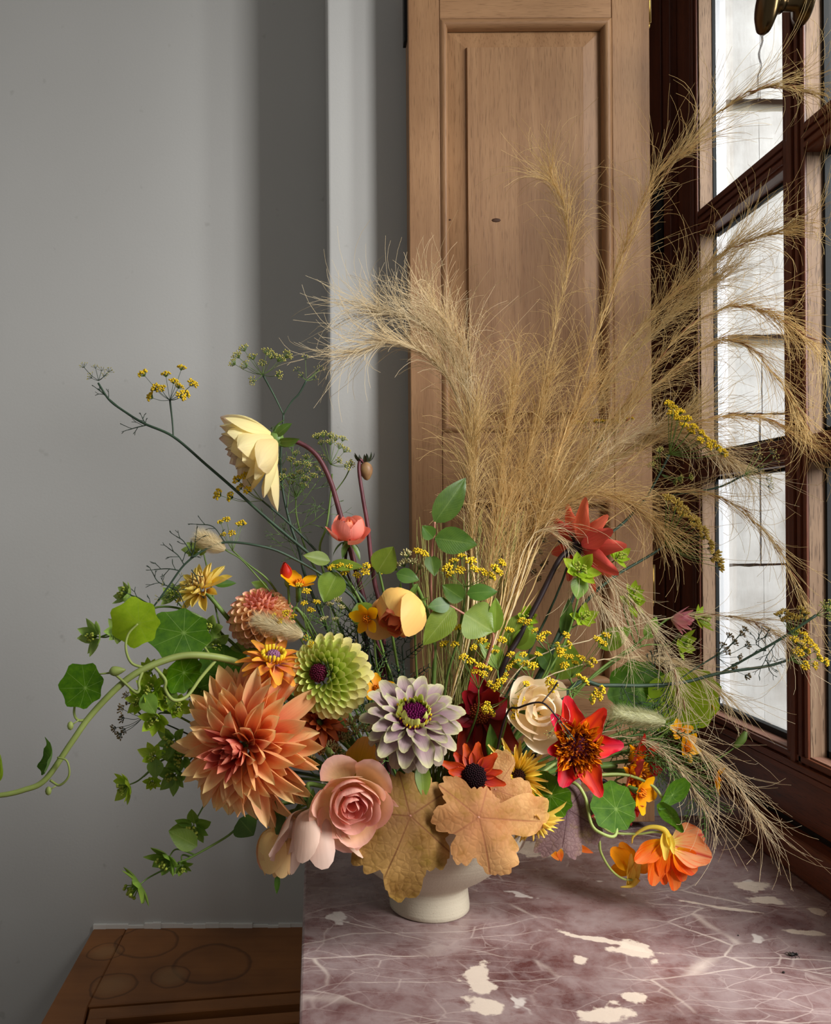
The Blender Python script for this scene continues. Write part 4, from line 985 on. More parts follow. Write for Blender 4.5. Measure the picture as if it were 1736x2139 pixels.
# nasturtiums on the right
def small_vine(label, pts, leaves, flowers=(), r=.0016, name='nasturtium_sprig'):
    t = thing(name, label, 'foliage', inner(.08, .02))
    if pts: stem(t, pts, r, r * 1.3, VINEG)
    for a in leaves: nast_leaf(t, *a)
    return t
mr = [mouth(.1, -.01), inner(.1, -.01)]
t = small_vine('round green nasturtium leaf with pale veins in front of the marble', [P(1290, 1698, .845), P(1285, 1745, .835), P(1255, 1740, .835), P(1235, 1720, .84), P(1220, 1660, .85), P(1185, 1632, .86)] + mr,
               [(P(1287, 1690, .842), (.04, -.96, .25), .0225, NASTD, .3, .06, .02, 1.08)])
t = small_vine('nasturtium leaf tucked between caramel leaf and scarlet petals', [P(1150, 1668, .84), P(1130, 1640, .85)] + mr, [(P(1150, 1662, .838), (-.3, -.9, .1), .022, NASTD, 1.1, .08, .03, 1.15)])
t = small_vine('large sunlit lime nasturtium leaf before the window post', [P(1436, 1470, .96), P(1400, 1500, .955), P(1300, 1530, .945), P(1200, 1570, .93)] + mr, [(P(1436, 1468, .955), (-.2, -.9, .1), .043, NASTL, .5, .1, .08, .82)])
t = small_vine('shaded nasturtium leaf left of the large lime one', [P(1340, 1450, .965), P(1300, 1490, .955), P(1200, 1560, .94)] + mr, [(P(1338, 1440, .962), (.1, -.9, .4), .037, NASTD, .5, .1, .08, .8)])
t = small_vine('twisted green nasturtium leaf folded lengthwise at the right', [P(1385, 1668, .87), P(1360, 1640, .875), P(1300, 1618, .885), P(1210, 1625, .88)] + mr, [])
leaf_along(t, P(1436, 1630, .868), P(1376, 1692, .862), .019, NASTD, (.3, -.8, .6), .5, .35, prof=ell)
leaf_along(t, P(1378, 1676, .862), P(1428, 1740, .858), .017, NASTD, (-.6, -.7, .2), .5, .4, prof=ell)
NF1 = petal_mat('nasturtium_orange', [(0.0, S(240, 200, 40, 1.25)), (0.25, S(236, 150, 50, 1.25)), (0.6, S(236, 122, 54, 1.25)), (1.0, S(238, 136, 76, 1.3))], back=S(238, 140, 60, 1.2), vein=.16, vs=16, tr=.38, vcol=S(226, 92, 40, 1.2))
NF2 = petal_mat('nasturtium_peach', [(0.0, S(250, 226, 120, 1.3)), (0.3, S(255, 196, 140)), (1.0, S(255, 172, 124))], back=S(240, 156, 100, 1.25), vein=.12, vs=14, tr=.4, vcol=S(238, 120, 80, 1.2), mid=(S(214, 50, 50), .16))
NF3 = petal_mat('nasturtium_amber', [(0.0, S(240, 206, 50, 1.25)), (0.4, S(240, 164, 30, 1.25)), (1.0, S(238, 140, 30, 1.25))], vein=.16, vs=14, tr=.35)
CAL = petal_mat('nasturtium_calyx', [(0.0, S(230, 206, 90, 1.2)), (1.0, S(236, 214, 110, 1.25))], vein=.2, tr=.3, vcol=S(216, 150, 60))
def fan(px, py, D, tips, mat, root, wid=.024, curl=.5, prof=rnd_):
    for (qx, qy, dd, w_) in tips:
        leaf_along(root, P(px, py, D), P(qx, qy, D + dd), wid * w_, mat, (.15, -.9, .35), curl, .1, 'petal', prof, .25, .06)
def spur(root, pts, r0=.0035): stem(root, pts, r0, .0006, CAL, 'spur', 7)
t = thing('nasturtium_flower', 'amber nasturtium flower lying on the marble, seen from behind its spur', 'flower', P(1300, 1840, .915))
fan(1322, 1815, .905, [(1275, 1772, .0, 1.0), (1296, 1758, .012, .9), (1352, 1792, .014, 1.0), (1276, 1815, .01, .7)], NF3, t)
leaf_along(t, P(1312, 1850, .903), P(1340, 1785, .90), .014, CAL, (0, -1, .2), .3, .2, 'calyx', ell, .5); leaf_along(t, P(1316, 1846, .902), P(1318, 1782, .90), .011, CAL, (0, -1, .2), .3, .2, 'calyx', ell, .5)
spur(t, [P(1332, 1835, .9), P(1320, 1850, .9), P(1296, 1853, .902)])
stem(t, [P(1325, 1838, .902), P(1300, 1835, .9), P(1275, 1815, .895), P(1255, 1780, .885), P(1248, 1745, .88), P(1210, 1690, .88)] + mr, .0012, .0016, VINEG)
t = thing('nasturtium_flower', 'peach and orange nasturtium pair with red throats lying furthest right on the marble', 'flower', P(1395, 1830, .905))
fan(1403, 1765, .89, [(1470, 1742, .01, 1.25), (1488, 1792, -.01, 1.25)], NF2, t, .03, .35)
fan(1410, 1775, .888, [(1408, 1862, -.005, .85), (1428, 1842, -.004, .8), (1452, 1826, -.01, 1.15)], NF2 if False else NF1, t, .028, .4)
fan(1388, 1758, .885, [(1325, 1800, -.006, .85), (1362, 1852, -.004, .9), (1388, 1850, .0, .75)], NF1, t, .028, .5)
leaf_along(t, P(1388, 1740, .885), P(1390, 1798, .876), .012, CAL, (-.2, -1, .1), .3, .2, 'calyx', ell, .5); leaf_along(t, P(1392, 1738, .884), P(1408, 1785, .878), .010, CAL, (.2, -1, .1), .3, .2, 'calyx', ell, .5)
spur(t, [P(1396, 1748, .884), P(1385, 1732, .885), P(1355, 1728, .89), P(1325, 1745, .892), P(1320, 1762, .893)], .0036)
part(t, 'throat', MB().blob(P(1402, 1764, .885), .0045, .0045, .006, 5, 8).mesh('throat', CAL))
stem(t, [P(1392, 1740, .887), P(1365, 1738, .89), P(1330, 1742, .892), P(1270, 1735, .89), P(1220, 1690, .885)] + mr, .0011, .0016, VINEG)
t = thing('coral_flower', 'coral petal tips of a flower hidden behind the purple heuchera leaf', 'flower', P(1170, 1785, .93))
for (a, b) in (((1150, 1775), (1168, 1798)), ((1196, 1765), (1240, 1782)), ((1168, 1770), (1172, 1800))):
    leaf_along(t, P(*a, .92), P(*b, .915), .008, NF1, name='petal')

# ------------------------------------------------------------------ heuchera leaves at the rim
def palm(lobes):
    def fn(a):
        best = .5
        for (c, L, w_) in lobes:
            d = abs((a - c + PI) % (2 * PI) - PI)
            best = max(best, L * max(0, math.cos(min(PI / 2, d / w_ * PI / 2))) ** .42)
        return best * (1 + .07 * abs(math.cos(12.5 * a)) ** .6 - .05 + .02 * math.cos(31 * a + 1))
    return fn
HEU = radial_mat('caramel_heuchera', S(178, 120, 70), S(218, 174, 114), S(160, 102, 68), 5, S(156, 90, 60), tr=.14, rough=.65, back=S(200, 142, 100), net=.16, spec=.15, rimc=S(216, 178, 100), width=.012)
HEY = radial_mat('golden_heuchera', S(128, 92, 38), S(206, 164, 98), S(112, 70, 42), 5, S(92, 50, 38), tr=.12, rough=.65, net=.2, spec=.15, rimc=S(196, 160, 76), width=.010)
HEP = radial_mat('purple_heuchera', S(116, 86, 86), S(144, 116, 110), S(70, 40, 42), 5, S(84, 56, 66), tr=.15, rough=.6, back=S(150, 120, 130), net=.5, spec=.2, width=.012)
def heu(label, pos, tipdir, facing, rad, mat, fn, cup=-.15, m=(0, -.08, 0), k=150, wav=.09):
    t = thing('heuchera_leaf', label, 'leaf', inner(m[0], m[1]))
    z = Vector(facing).normalized(); y = (Vector(tipdir) - z * z.dot(Vector(tipdir))).normalized(); x = y.cross(z)
    M = Matrix((x, y, z)).transposed().to_4x4(); M.translation = pos
    me = disc_leaf(rad, fn, 9, k, cup, wav, seed=R.randint(0, 99), wn=5).mesh('blade', mat)
    part(t, 'blade', me, M)
    stem(t, [pos, pos + z * -.01 + Vector((0, .02, -.0)), mouth(*m), inner(m[0], m[1])], .0014, .0018, STEMT)
h = PI / 2
heu('big golden heuchera leaf drooping down the front of the bowl, long middle lobe', P(857, 1705, .782), (-.10, -.12, -1), (.05, -.95, .22), .080, HEY,
    palm([(h, 1.0, .5), (h + .68, .7, .6), (h - .78, .84, .7), (h + 1.7, .5, .6), (h - 1.75, .62, .6), (h + 2.8, .48, .6), (h - 2.7, .5, .6)]), -.3, (-.02, -.09, .004))
heu('caramel heuchera leaf with one wing raised, right of the golden leaf', P(1000, 1708, .775), (.45, -.12, -.75), (.1, -.96, .28), .053, HEU,
    palm([(h, 1.08, .75), (h + 1.05, 1.5, .5), (h - 1.0, .85, .6), (h - 2.1, .8, .65), (h - 3.0, .85, .6), (h + 2.2, .55, .6)]), -.26, (.04, -.095, .004))
heu('caramel heuchera leaf edge peeping behind the rust daisy', P(1035, 1650, .815), (.3, 0, .9), (0, -.95, .3), .04, HEU, palm([(h, 1, .6), (h + 1.2, .9, .6), (h - 1.2, .9, .6)]), -.05, (.05, -.08, .01))
heu('purple-brown heuchera leaf hanging at the right of the bowl', P(1185, 1690, .85), (.08, -.2, -1), (.15, -.93, .32), .05, HEP,
    palm([(h, .95, .5), (h + .75, .95, .5), (h - .7, 1.05, .5), (h + 1.7, .8, .6), (h - 1.7, .7, .6), (h + 2.7, .7, .6)]), -.15, (.1, -.03, 0))
heu('small yellow heuchera leaf under the salmon rose at the left rim', P(742, 1720, .805), (-.2, -.1, -1), (-.1, -.95, .3), .026, HEY, palm([(h, .9, .6), (h + 1, 1, .6), (h - 1, 1, .6), (h + 2.2, .7, .6)]), -.1, (-.05, -.09, 0))
YLF = petal_mat('yellow_rose_petal', [(0.0, S(200, 150, 30)), (0.6, S(222, 170, 70, 1.1)), (1.0, S(230, 176, 110, 1.15))], tr=.3)
t = thing('rose_petal', 'single yellow-orange petal standing between salmon rose and mauve zinnia', 'petal', inner(-.03, -.09))
leaf_along(t, P(745, 1622, .815), P(768, 1538, .815), .036, YLF, (0, -1, .1), .3, .1, 'blade', rnd_, .3)
stem(t, [P(745, 1625, .815), mouth(-.03, -.09), inner(-.03, -.09)], .0012, .0016, STEMG)

# ------------------------------------------------------------------ rose leaf sprays and single leaves
def spray(label, st, lv, mat, smat=STEMG, r=.0013):
    t = thing('leaf_spray', label, 'foliage', Vector(st[-1]))
    stem(t, st, r, r * 1.4, smat)
    for L in lv:
        (ax_, ay, aD), (bx, by, bD), wd = L[:3]
        leaf_along(t, P(ax_, ay, aD), P(bx, by, bD), wd, L[3] if len(L) > 3 else mat, (U(-.3, .3), -1, U(.1, .5)), U(-.4, .1), U(.05, .2), ser=.03)
    return t
spray('upright rose spray with dark oval leaves above the apricot rose', [P(908, 1090, .89), P(906, 1120, .892), P(902, 1160, .893), P(900, 1210, .895), P(902, 1290, .9), P(905, 1400, .905), mouth(0, .02), inner(0, .02)],
      [((907, 1092, .89), (973, 998, .895), .030, ROSED), ((908, 1124, .89), (997, 1138, .885), .031, ROSED), ((905, 1124, .89), (882, 1098, .885), .017, ROSED), ((900, 1160, .893), (908, 1204, .88), .018, ROSED)], ROSED, STEMT)
spray('rose spray with lime backlit leaves right of the apricot rose', [P(935, 1262, .885), P(965, 1280, .887), P(1000, 1300, .89), P(1030, 1325, .892), P(1010, 1400, .9), mouth(.03, .03), inner(.03, .03)],
      [((948, 1268, .885), (884, 1348, .875), .030), ((970, 1282, .886), (1030, 1320, .88), .050), ((940, 1262, .884), (893, 1268, .878), .018, ROSED), ((968, 1252, .885), (924, 1222, .88), .022, ROSED), ((975, 1240, .886), (1040, 1236, .882), .020, ROSED),
       ((1033, 1322, .89), (1036, 1248, .888), .018)], ROSEL, STEMT)
spray('rose spray with notched yellow-green leaves behind the coral rose', [P(690, 1180, .89), P(715, 1200, .892), P(750, 1250, .895), P(800, 1360, .9), mouth(-.02, .03), inner(-.02, .03)],
      [((690, 1172, .89), (633, 1160, .882), .017), ((688, 1180, .89), (760, 1184, .884), .014), ((705, 1196, .89), (676, 1258, .884), .032), ((746, 1260, .893), (776, 1315, .893), .030)], ROSEL)
spray('pair of rose leaves over the apricot rose', [P(792, 1194, .888), P(800, 1230, .89), P(820, 1330, .9), mouth(-.01, .03), inner(-.01, .03)],
      [((788, 1196, .888), (822, 1142, .882), .030), ((828, 1198, .888), (876, 1212, .885), .018, ROSED)], ROSEL)
spray('broad leaves behind the yellow fennel at centre right', [P(1065, 1330, .94), P(1060, 1380, .94), P(1040, 1450, .935), mouth(.04, .04), inner(.04, .04)],
      [((1062, 1350, .94), (1090, 1282, .94), .035), ((1075, 1352, .94), (1120, 1310, .935), .026), ((1050, 1390, .94), (1000, 1340, .935), .024), ((1062, 1385, .94), (1150, 1382, .935), .020), ((1085, 1360, .94), (1100, 1400, .93), .02)], ROSEL)
spray('narrow leaf between mauve zinnia and cream rose', [P(1040, 1560, .865), P(1030, 1610, .87), mouth(.05, -.03), inner(.05, -.03)], [((1030, 1590, .863), (1024, 1512, .86), .015)], ROSED)
spray('green blade tip hanging under the mauve zinnia', [P(868, 1600, .80), P(860, 1640, .82), mouth(-.01, -.08), inner(-.01, -.08)], [((880, 1594, .80), (886, 1670, .79), .016), ((842, 1600, .81), (848, 1690, .80), .022, ROSED)], ROSEL)
spray('dark sepal-like leaf hanging beside the peach rosebud', [P(585, 1700, .815), P(640, 1690, .83), mouth(-.08, -.04), inner(-.08, -.04)], [((584, 1696, .812), (592, 1775, .80), .013), ((500, 1710, .84), (530, 1745, .835), .03), ((580, 1825, .815), (578, 1868, .815), .006)], ROSED)
spray('bright leaf behind the ball dahlia', [P(560, 1340, .89), P(640, 1450, .9), mouth(-.06, .02), inner(-.06, .02)], [((545, 1345, .888), (470, 1362, .885), .018), ((560, 1230, .905), (525, 1216, .9), .012)], ROSEL)
spray('leaves along the dark stems at right', [P(1180, 1350, .94), P(1170, 1400, .94), P(1120, 1500, .93), mouth(.06, .03), inner(.06, .03)],
      [((1172, 1420, .938), (1188, 1338, .935), .042), ((1178, 1330, .94), (1190, 1248, .94), .016, ROSED), ((1250, 1352, .945), (1318, 1312, .94), .026), ((1155, 1400, .935), (1120, 1350, .93), .02, ROSED)], ROSEL)

# ------------------------------------------------------------------ bupleurum
def bhead_mesh(mat, n=7, r=.012, seed=0, open_=.45):
    rr = random.Random(seed); m = MB()
    for k in range(18):
        a = rr.uniform(0, 6.28); q = rr.uniform(0, .0045)
        p = Vector((q * math.cos(a), q * math.sin(a), .005 + rr.uniform(0, .0025))); m.tube([Vector((0, 0, 0)), p], .0003, k=3); m.blob(p, .0010, .0010, .0010, 3, 5, 1)
    return m.mesh('flower_head', [BUPL, FLOG])
BH = [bhead_mesh(None, seed=i) for i in range(3)]
BBR = {}
for nm, mt in (('l', BUPL), ('y', BUPY), ('d', BUPD)):
    BBR[nm] = [petal(.0135, .0095, leafp, .35, U(.5, 1.0), -.1, 3, 5, 0, seed=i).mesh('bract', mt) for i in range(3)]
def bup(label, base_pts, heads, leaves=(), k='l', r=.0010, smat=None, group=None):
    t = thing('bupleurum_sprig', label, 'foliage', Vector(base_pts[-1]))
    sm = smat or STEMG; sp = spline(base_pts, 7); stem(t, base_pts, r, r * 1.6, sm)
    for (px, py, D, ax, s) in heads:
        s *= 1.28
        pos = P(px, py, D); H = frame(pos, ax, U(0, 6))
        hd = part(t, 'flower_head', R.choice(BH), H @ scl(s))
        nb = R.choice((7, 8)) 
        for q in range(nb):
            o = part(hd, 'bract', R.choice(BBR[k]), H @ rz(2 * PI * q / nb + U(-.2, .2)) @ tr(0, .0012 * s, -.0005 * s) @ rx(U(-.05, .7)) @ scl(s * U(.8, 1.15)))
        near = min(sp, key=lambda v: (v - (pos - Vector(ax).normalized() * .03)).length)
        b = pos - Vector(ax).normalized() * .012
        part(t, 'stalk', MB().tube(spline([pos, b, near], 5), .0007, .0010, 5).mesh('stalk', sm))
    for (a, b, wd) in leaves: leaf_along(t, P(*a), P(*b), wd, BUPD, (U(-.3, .3), -1, .4), -.2, .12, name='leaf')
    return t
ml_ = [mouth(-.09, .0), inner(-.09, .0)]
bup('bupleurum sprig with three pale green heads reaching furthest left', [P(212, 1330, .86), P(255, 1312, .865), P(330, 1268, .87), P(420, 1290, .88), P(520, 1380, .89), P(620, 1500, .9)] + ml_,
    [(204, 1330, .86, (-.6, -.7, .1), 1.15), (250, 1318, .865, (.1, -.9, .1), 1.0), (270, 1243, .87, (-.7, -.5, .3), 1.1)], [((255, 1300, .86), (270, 1272, .862), .012)])
bup('bupleurum sprig between the two big nasturtium leaves and the ball dahlia', [P(430, 1350, .875), P(470, 1330, .88), P(540, 1400, .89), P(640, 1500, .9)] + ml_,
    [(436, 1318, .875, (-.1, -.9, .3), 1.1), (450, 1350, .88, (.2, -.9, -.1), 1.0), (360, 1245, .88, (-.2, -.8, .5), .9), (415, 1150, .89, (-.3, -.8, .3), 1.0)])
bup('dense cluster of bupleurum heads left of the apricot dahlia', [P(330, 1480, .84), P(380, 1500, .85), P(450, 1540, .86), P(560, 1600, .88)] + ml_,
    [(318, 1440, .83, (-.3, -.9, .3), 1.0), (345, 1458, .835, (.1, -.9, .3), 1.0), (296, 1462, .832, (-.4, -.9, 0), 1.0), (325, 1500, .835, (-.2, -.95, -.2), 1.05), (372, 1478, .84, (.2, -.9, .1), 1.0), (352, 1420, .84, (0, -.9, .5), .8), (310, 1400, .845, (-.2, -.7, .6), .7)],
    [((300, 1450, .82), (325, 1492, .815), .02), ((362, 1440, .83), (355, 1480, .825), .013)], 'y')
bup('bupleurum heads along the left edge of the apricot dahlia', [P(372, 1560, .85), P(430, 1570, .86), P(560, 1620, .88)] + ml_,
    [(362, 1548, .845, (-.4, -.85, .2), 1.1), (380, 1582, .845, (-.3, -.9, -.1), 1.1), (366, 1618, .85, (-.3, -.9, -.2), 1.1), (405, 1725, .85, (-.1, -.9, -.3), 1.3), (420, 1425, .865, (0, -.9, .3), 1.1), (428, 1450, .865, (0, -.9, .1), 1.0)], k='d')
bup('bupleurum sprig with a round bluish leaf, low at the left', [P(300, 1622, .84), P(345, 1585, .85), P(400, 1580, .86), P(560, 1620, .88)] + ml_,
    [(268, 1640, .84, (-.7, -.6, -.2), 1.1), (322, 1580, .845, (-.2, -.9, .3), .9), (318, 1632, .845, (.1, -.9, -.2), .6)], [((325, 1585, .838), (324, 1626, .836), .018)], 'y')
bup('bupleurum sprig trailing lowest at the left below the dahlia', [P(372, 1802, .82), P(400, 1790, .825), P(470, 1750, .84), P(520, 1715, .85), P(620, 1690, .87)] + ml_,
    [(352, 1792, .82, (-.5, -.7, -.4), 1.25), (292, 1848, .815, (-.7, -.5, -.4), 1.45), (380, 1808, .822, (.1, -.8, -.5), .7)], [((412, 1768, .82), (352, 1735, .815), .022)], 'd')
mrr = [mouth(.08, .03), inner(.08, .03)]
bup('bupleurum sprig with lime heads in front of the coral dahlia', [P(1215, 1195, .93), P(1205, 1260, .93), P(1180, 1340, .93), P(1120, 1450, .92)] + mrr,
    [(1210, 1192, .93, (0, -.9, .4), 1.35), (1288, 1166, .935, (.4, -.7, .5), 1.0), (1218, 1292, .935, (.1, -.8, .5), 1.0)], [((1212, 1205, .93), (1206, 1252, .926), .022)], 'y')
bup('bupleurum sprig reaching the dark window frame with lime heads', [P(1400, 1350, .955), P(1340, 1350, .955), P(1260, 1400, .95), P(1160, 1480, .93)] + mrr,
    [(1420, 1345, .955, (.6, -.7, 0), 1.2), (1460, 1293, .955, (.6, -.7, .3), 1.15), (1316, 1262, .95, (.3, -.8, .4), 1.15), (1322, 1240, .952, (.2, -.8, .4), .9), (1100, 1292, .945, (0, -.9, .5), 1.0)], [((1350, 1335, .95), (1372, 1288, .95), .016)], 'y')

# ------------------------------------------------------------------ fennel
def umbellet(kind, seed, n=16, L=.0085):
    """tiny stalks ending in florets, growing from the origin towards +Z"""
    rr = random.Random(seed); m = MB()
    fm, fr, el, spread = {'yellow': (FLOY, .00125, 1.0, 1.05), 'olive': (FLOO, .00085, 1.1, 1.0), 'bud': (FLOC, .00095, 2.0, .85), 'seed': (FLOS, .0011, 2.2, .8), 'brown': (FLOB, .0009, 1.8, 1.0), 'sparse': (FLOO, .0007, 1.1, 1.1)}[kind]
    for i in range(n):
        f = (i + .5) / n; th = spread * math.sqrt(f); a = i * GA + rr.uniform(-.3, .3); l = L * rr.uniform(.75, 1.1)
        d = Vector((math.sin(th) * math.cos(a), math.sin(th) * math.sin(a), math.cos(th)))
        m.tube([Vector((0, 0, 0)), d * l], .00022, k=3)
        m.blob(d * l, fr, fr, fr * el, 3, 5, 1, d.to_track_quat('Z', 'Y').to_matrix())
    return m.mesh('umbellet', [STEMD if kind in ('seed', 'brown', 'sparse') else STEMG, fm])
UM = {k: [umbellet(k, i, n_, l_) for i in range(2)] for k, n_, l_ in (('yellow', 22, .0068), ('olive', 18, .0075), ('bud', 16, .0075), ('seed', 16, .0075), ('brown', 14, .0065), ('sparse', 9, .007))}
def umbel(t, node, ends, kind, D2=None, s=1.0, rayr=.00038, raym=None, zc=.35):
    m = MB(); nv = Vector(node)
    for e in ends:
        px, py = e[0], e[1]; D = e[2] if len(e) > 2 else (D2 + U(-.015, .015)); ev = P(px, py, D)
        d = ev - nv; mid = nv + d * .5 + Vector((0, 0, -.08 * abs(d.x))); m.tube(spline([nv, mid, ev], 4), rayr, rayr * .8, 4)
        dirn = (d.normalized() + Vector((0, -.25, zc))).normalized()
        part(t, 'umbellet', R.choice(UM[kind]), frame(ev, dirn, U(0, 6)) @ scl(s * U(.85, 1.12)))
    part(t, 'rays', m.mesh('rays', raym or STEMG))
def twigs(m, p, d, L, depth, r=.0004, spread=.55):
    """branching thread leaf"""
    n = max(2, int(3)); q = p + d * L
    m.tube([p, p.lerp(q, .5) + Vector((U(-1, 1), U(-1, 1), U(-1, 1))) * L * .04, q], r, r * .8, 4)
    if depth == 0: return
    for s in (-1, 1) if R.random() < .75 else (-1, 0, 1):
        ax = d.orthogonal().normalized(); ax.rotate(Quaternion(d, U(0, 6.3)))
        nd = (d + ax * spread * (1 if s else .2) * U(.7, 1.3)).normalized(); nd = (nd + Vector((0, 0, 0))).normalized()
        twigs(m, q if s else p.lerp(q, .6), nd, L * U(.55, .85), depth - 1, r * .85, spread)
def thread_leaf(t, pts, mat, n=6, L=.02, depth=2, r=.0005, name='thread_leaf', up=(0, 0, .5)):
    m = MB(); sp = spline([P(*q) for q in pts], 6); m.tube(sp, r * 1.3, r, 5)
    for i in range(n):
        k = int((i + .6) / n * (len(sp) - 2)); tg = (sp[k + 1] - sp[k]).normalized()
        sd = tg.cross(Vector((0, 1, 0))) * (1 if i % 2 else -1)
        twigs(m, sp[k], (tg * .8 + sd * U(.6, 1.0) + Vector((0, U(-.3, .3), 0))).normalized(), L * U(.6, 1.1), depth, r)
    twigs(m, sp[-1], (sp[-1] - sp[-2]).normalized(), L * .6, depth, r)
    return part(t, name, m.mesh(name, mat))
def fennel(label, pts, mat=STEMD, r=(.0011, .0022), name='fennel_stem', m=(0, 0), raw=False):
    p3 = [P(*q) for q in pts] + [mouth(*m), inner(*m)]
    t = thing(name, label, 'fennel', p3[-1]); stem(t, p3, r[0], r[1], mat); return t
def branch(t, pts, mat=STEMD, r=(.0008, .0012)): stem(t, [P(*q) for q in pts], r[0], r[1], mat, 'branch', 6)
def scatter(cx, cy, rx_, ry_, n, arc=(0, 360)):
    out = []
    for i in range(n):
        f = math.sqrt((i + .5) / n); a = math.radians(arc[0] + (arc[1] - arc[0]) * ((i * .618) % 1)); out.append((cx + rx_ * f * math.cos(a) + U(-4, 4), cy - ry_ * f * math.sin(a) + U(-3, 3)))
    return out

t = fennel('long dark fennel stem slanting to the far left with a yellow umbel', [(205, 800, .90), (228, 835, .90), (258, 858, .90), (300, 884, .90), (362, 912, .90), (430, 970, .90), (490, 1022, .90), (560, 1085, .90), (650, 1160, .90), (700, 1200, .90), (780, 1300, .905)], m=(-.04, .04))
branch(t, [(362, 912, .90), (360, 880, .90), (355, 836, .90)])
umbel(t, P(355, 836, .90), [(303, 786), (347, 788), (378, 774), (398, 806), (328, 816), (320, 832), (372, 812), (386, 826), (340, 818), (362, 802), (376, 830)], 'yellow', .90, 1.0, raym=STEMD)
umbel(t, P(206, 795, .90), [(176, 768), (200, 770), (212, 775), (226, 778), (192, 790), (217, 786)], 'sparse', .90, .8, raym=STEMD)
branch(t, [(258, 858, .90), (222, 828, .90), (205, 812, .90)], r=(.0005, .0007))
thread_leaf(t, [(306, 888, .9), (285, 893, .9), (268, 898, .9)], THREAD, 3, .008, 1); thread_leaf(t, [(306, 888, .9), (300, 878, .9), (297, 872, .9)], THREAD, 3, .006, 1); thread_leaf(t, [(232, 838, .9), (216, 822, .9), (203, 812, .9)], THREAD, 3, .007, 1)
t = fennel('tall upright fennel stem forking into two umbels behind the yellow dahlia', [(592, 866, .93), (590, 910, .93), (586, 960, .93), (590, 1020, .93), (605, 1090, .925), (625, 1150, .92), (640, 1210, .915), (690, 1330, .91)], m=(-.04, .05))
branch(t, [(592, 866, .93), (572, 825, .93), (549, 783, .93)]); branch(t, [(592, 866, .93), (610, 838, .93), (625, 822, .93), (640, 795, .93)])
umbel(t, P(549, 783, .93), [(512, 734), (556, 740), (492, 762), (516, 768), (530, 752), (548, 765), (580, 756), (596, 748), (532, 795), (578, 785), (565, 750), (500, 748)], 'olive', .93, 1.05)
umbel(t, P(640, 795, .93), [(638, 752), (622, 775), (668, 772), (632, 788), (655, 792), (660, 776)], 'sparse', .93, .85)
for (bx, by, ex, ey) in ((588, 960, 545, 912), (589, 1000, 640, 960), (592, 1020, 560, 960), (602, 1075, 660, 1010), (612, 1110, 690, 1060), (620, 1140, 560, 1090), (600, 1060, 610, 960), (630, 1180, 600, 1120)):
    thread_leaf(t, [(bx, by, .925), ((bx + ex) / 2, (by + ey) / 2 + 6, .93), (ex, ey, .93)], THREADG, 5, .013, 2, .00035)
t = fennel('fennel stem with yellow umbel hanging under the yellow dahlia', [(548, 1046, .91), (600, 1090, .91), (660, 1150, .91), (720, 1220, .91), (790, 1320, .91)], m=(-.05, .03), r=(.0010, .002))
umbel(t, P(548, 1046, .91), [(500, 1006), (515, 1000), (527, 1015), (505, 1022), (462, 1036), (487, 1040), (565, 1010), (520, 1028)], 'yellow', .905, 1.0)
t = fennel('fennel stem with a broad olive umbel left of the bronze bud', [(694, 990, .93), (690, 1040, .93), (682, 1100, .925), (668, 1150, .92), (690, 1230, .92), (760, 1330, .915)], m=(-.02, .05), r=(.0009, .002), mat=STEMG)
umbel(t, P(690, 970, .93), [(664, 918), (676, 914), (690, 915), (700, 922), (715, 922), (672, 930), (708, 938), (718, 945), (690, 930), (720, 975), (728, 970), (705, 965)], 'olive', .93, .9)
branch(t, [(690, 1040, .93), (720, 1000, .93), (735, 968, .93)], STEMG, (.0006, .0008)); 
t = fennel('hazy fennel branch of fine olive florets right of the yellow dahlia', [(618, 1040, .94), (620, 1080, .935), (640, 1150, .93), (690, 1260, .92)], m=(-.03, .05), r=(.0008, .0018), mat=STEMG)
umbel(t, P(618, 1040, .94), scatter(620, 990, 44, 40, 16), 'olive', .94, .85)
umbel(t, P(612, 1000, .945), scatter(650, 975, 26, 26, 6), 'sparse', .945, .85)
t = fennel('small fennel umbel of yellow buds beside the left bunny tail', [(486, 1150, .88), (520, 1180, .885), (560, 1212, .89), (600, 1270, .895), (690, 1400, .90)], m=(-.06, .02), r=(.0008, .0018), mat=STEMG)
umbel(t, P(486, 1150, .88), [(462, 1095), (474, 1090), (498, 1100), (468, 1120), (484, 1118), (506, 1098), (440, 1132)], 'yellow', .88, .75)
t = fennel('dark thread-leaved fennel shoot branching over the left nasturtium leaves', [(288, 1303, .84), (320, 1268, .845), (352, 1225, .85), (385, 1180, .855), (425, 1150, .86), (470, 1133, .865), (540, 1140, .87), (600, 1160, .88), (690, 1215, .89), (760, 1300, .9)], m=(-.05, .02), r=(.0008, .0018))
for pts in (((320, 1268, .845), (300, 1255, .845), (272, 1242, .845)), ((352, 1225, .85), (330, 1215, .85), (318, 1195, .85)), ((352, 1225, .85), (372, 1235, .85), (382, 1255, .85)), ((375, 1192, .853), (350, 1188, .853), (322, 1190, .853)),
            ((385, 1180, .855), (372, 1160, .855), (352, 1145, .855)), ((395, 1172, .856), (405, 1150, .856), (410, 1115, .856)), ((405, 1165, .857), (385, 1132, .857), (368, 1120, .857)), ((470, 1133, .865), (445, 1100, .865), (410, 1095, .865)),
            ((400, 1190, .856), (410, 1205, .856), (420, 1235, .856))):
    thread_leaf(t, pts, THREAD, 3, .0085, 1, .0005)
umbel(t, P(365, 1222, .85), [(345, 1222), (352, 1245), (335, 1250), (388, 1222), (378, 1205)], 'sparse', .85, .7, raym=STEMD)
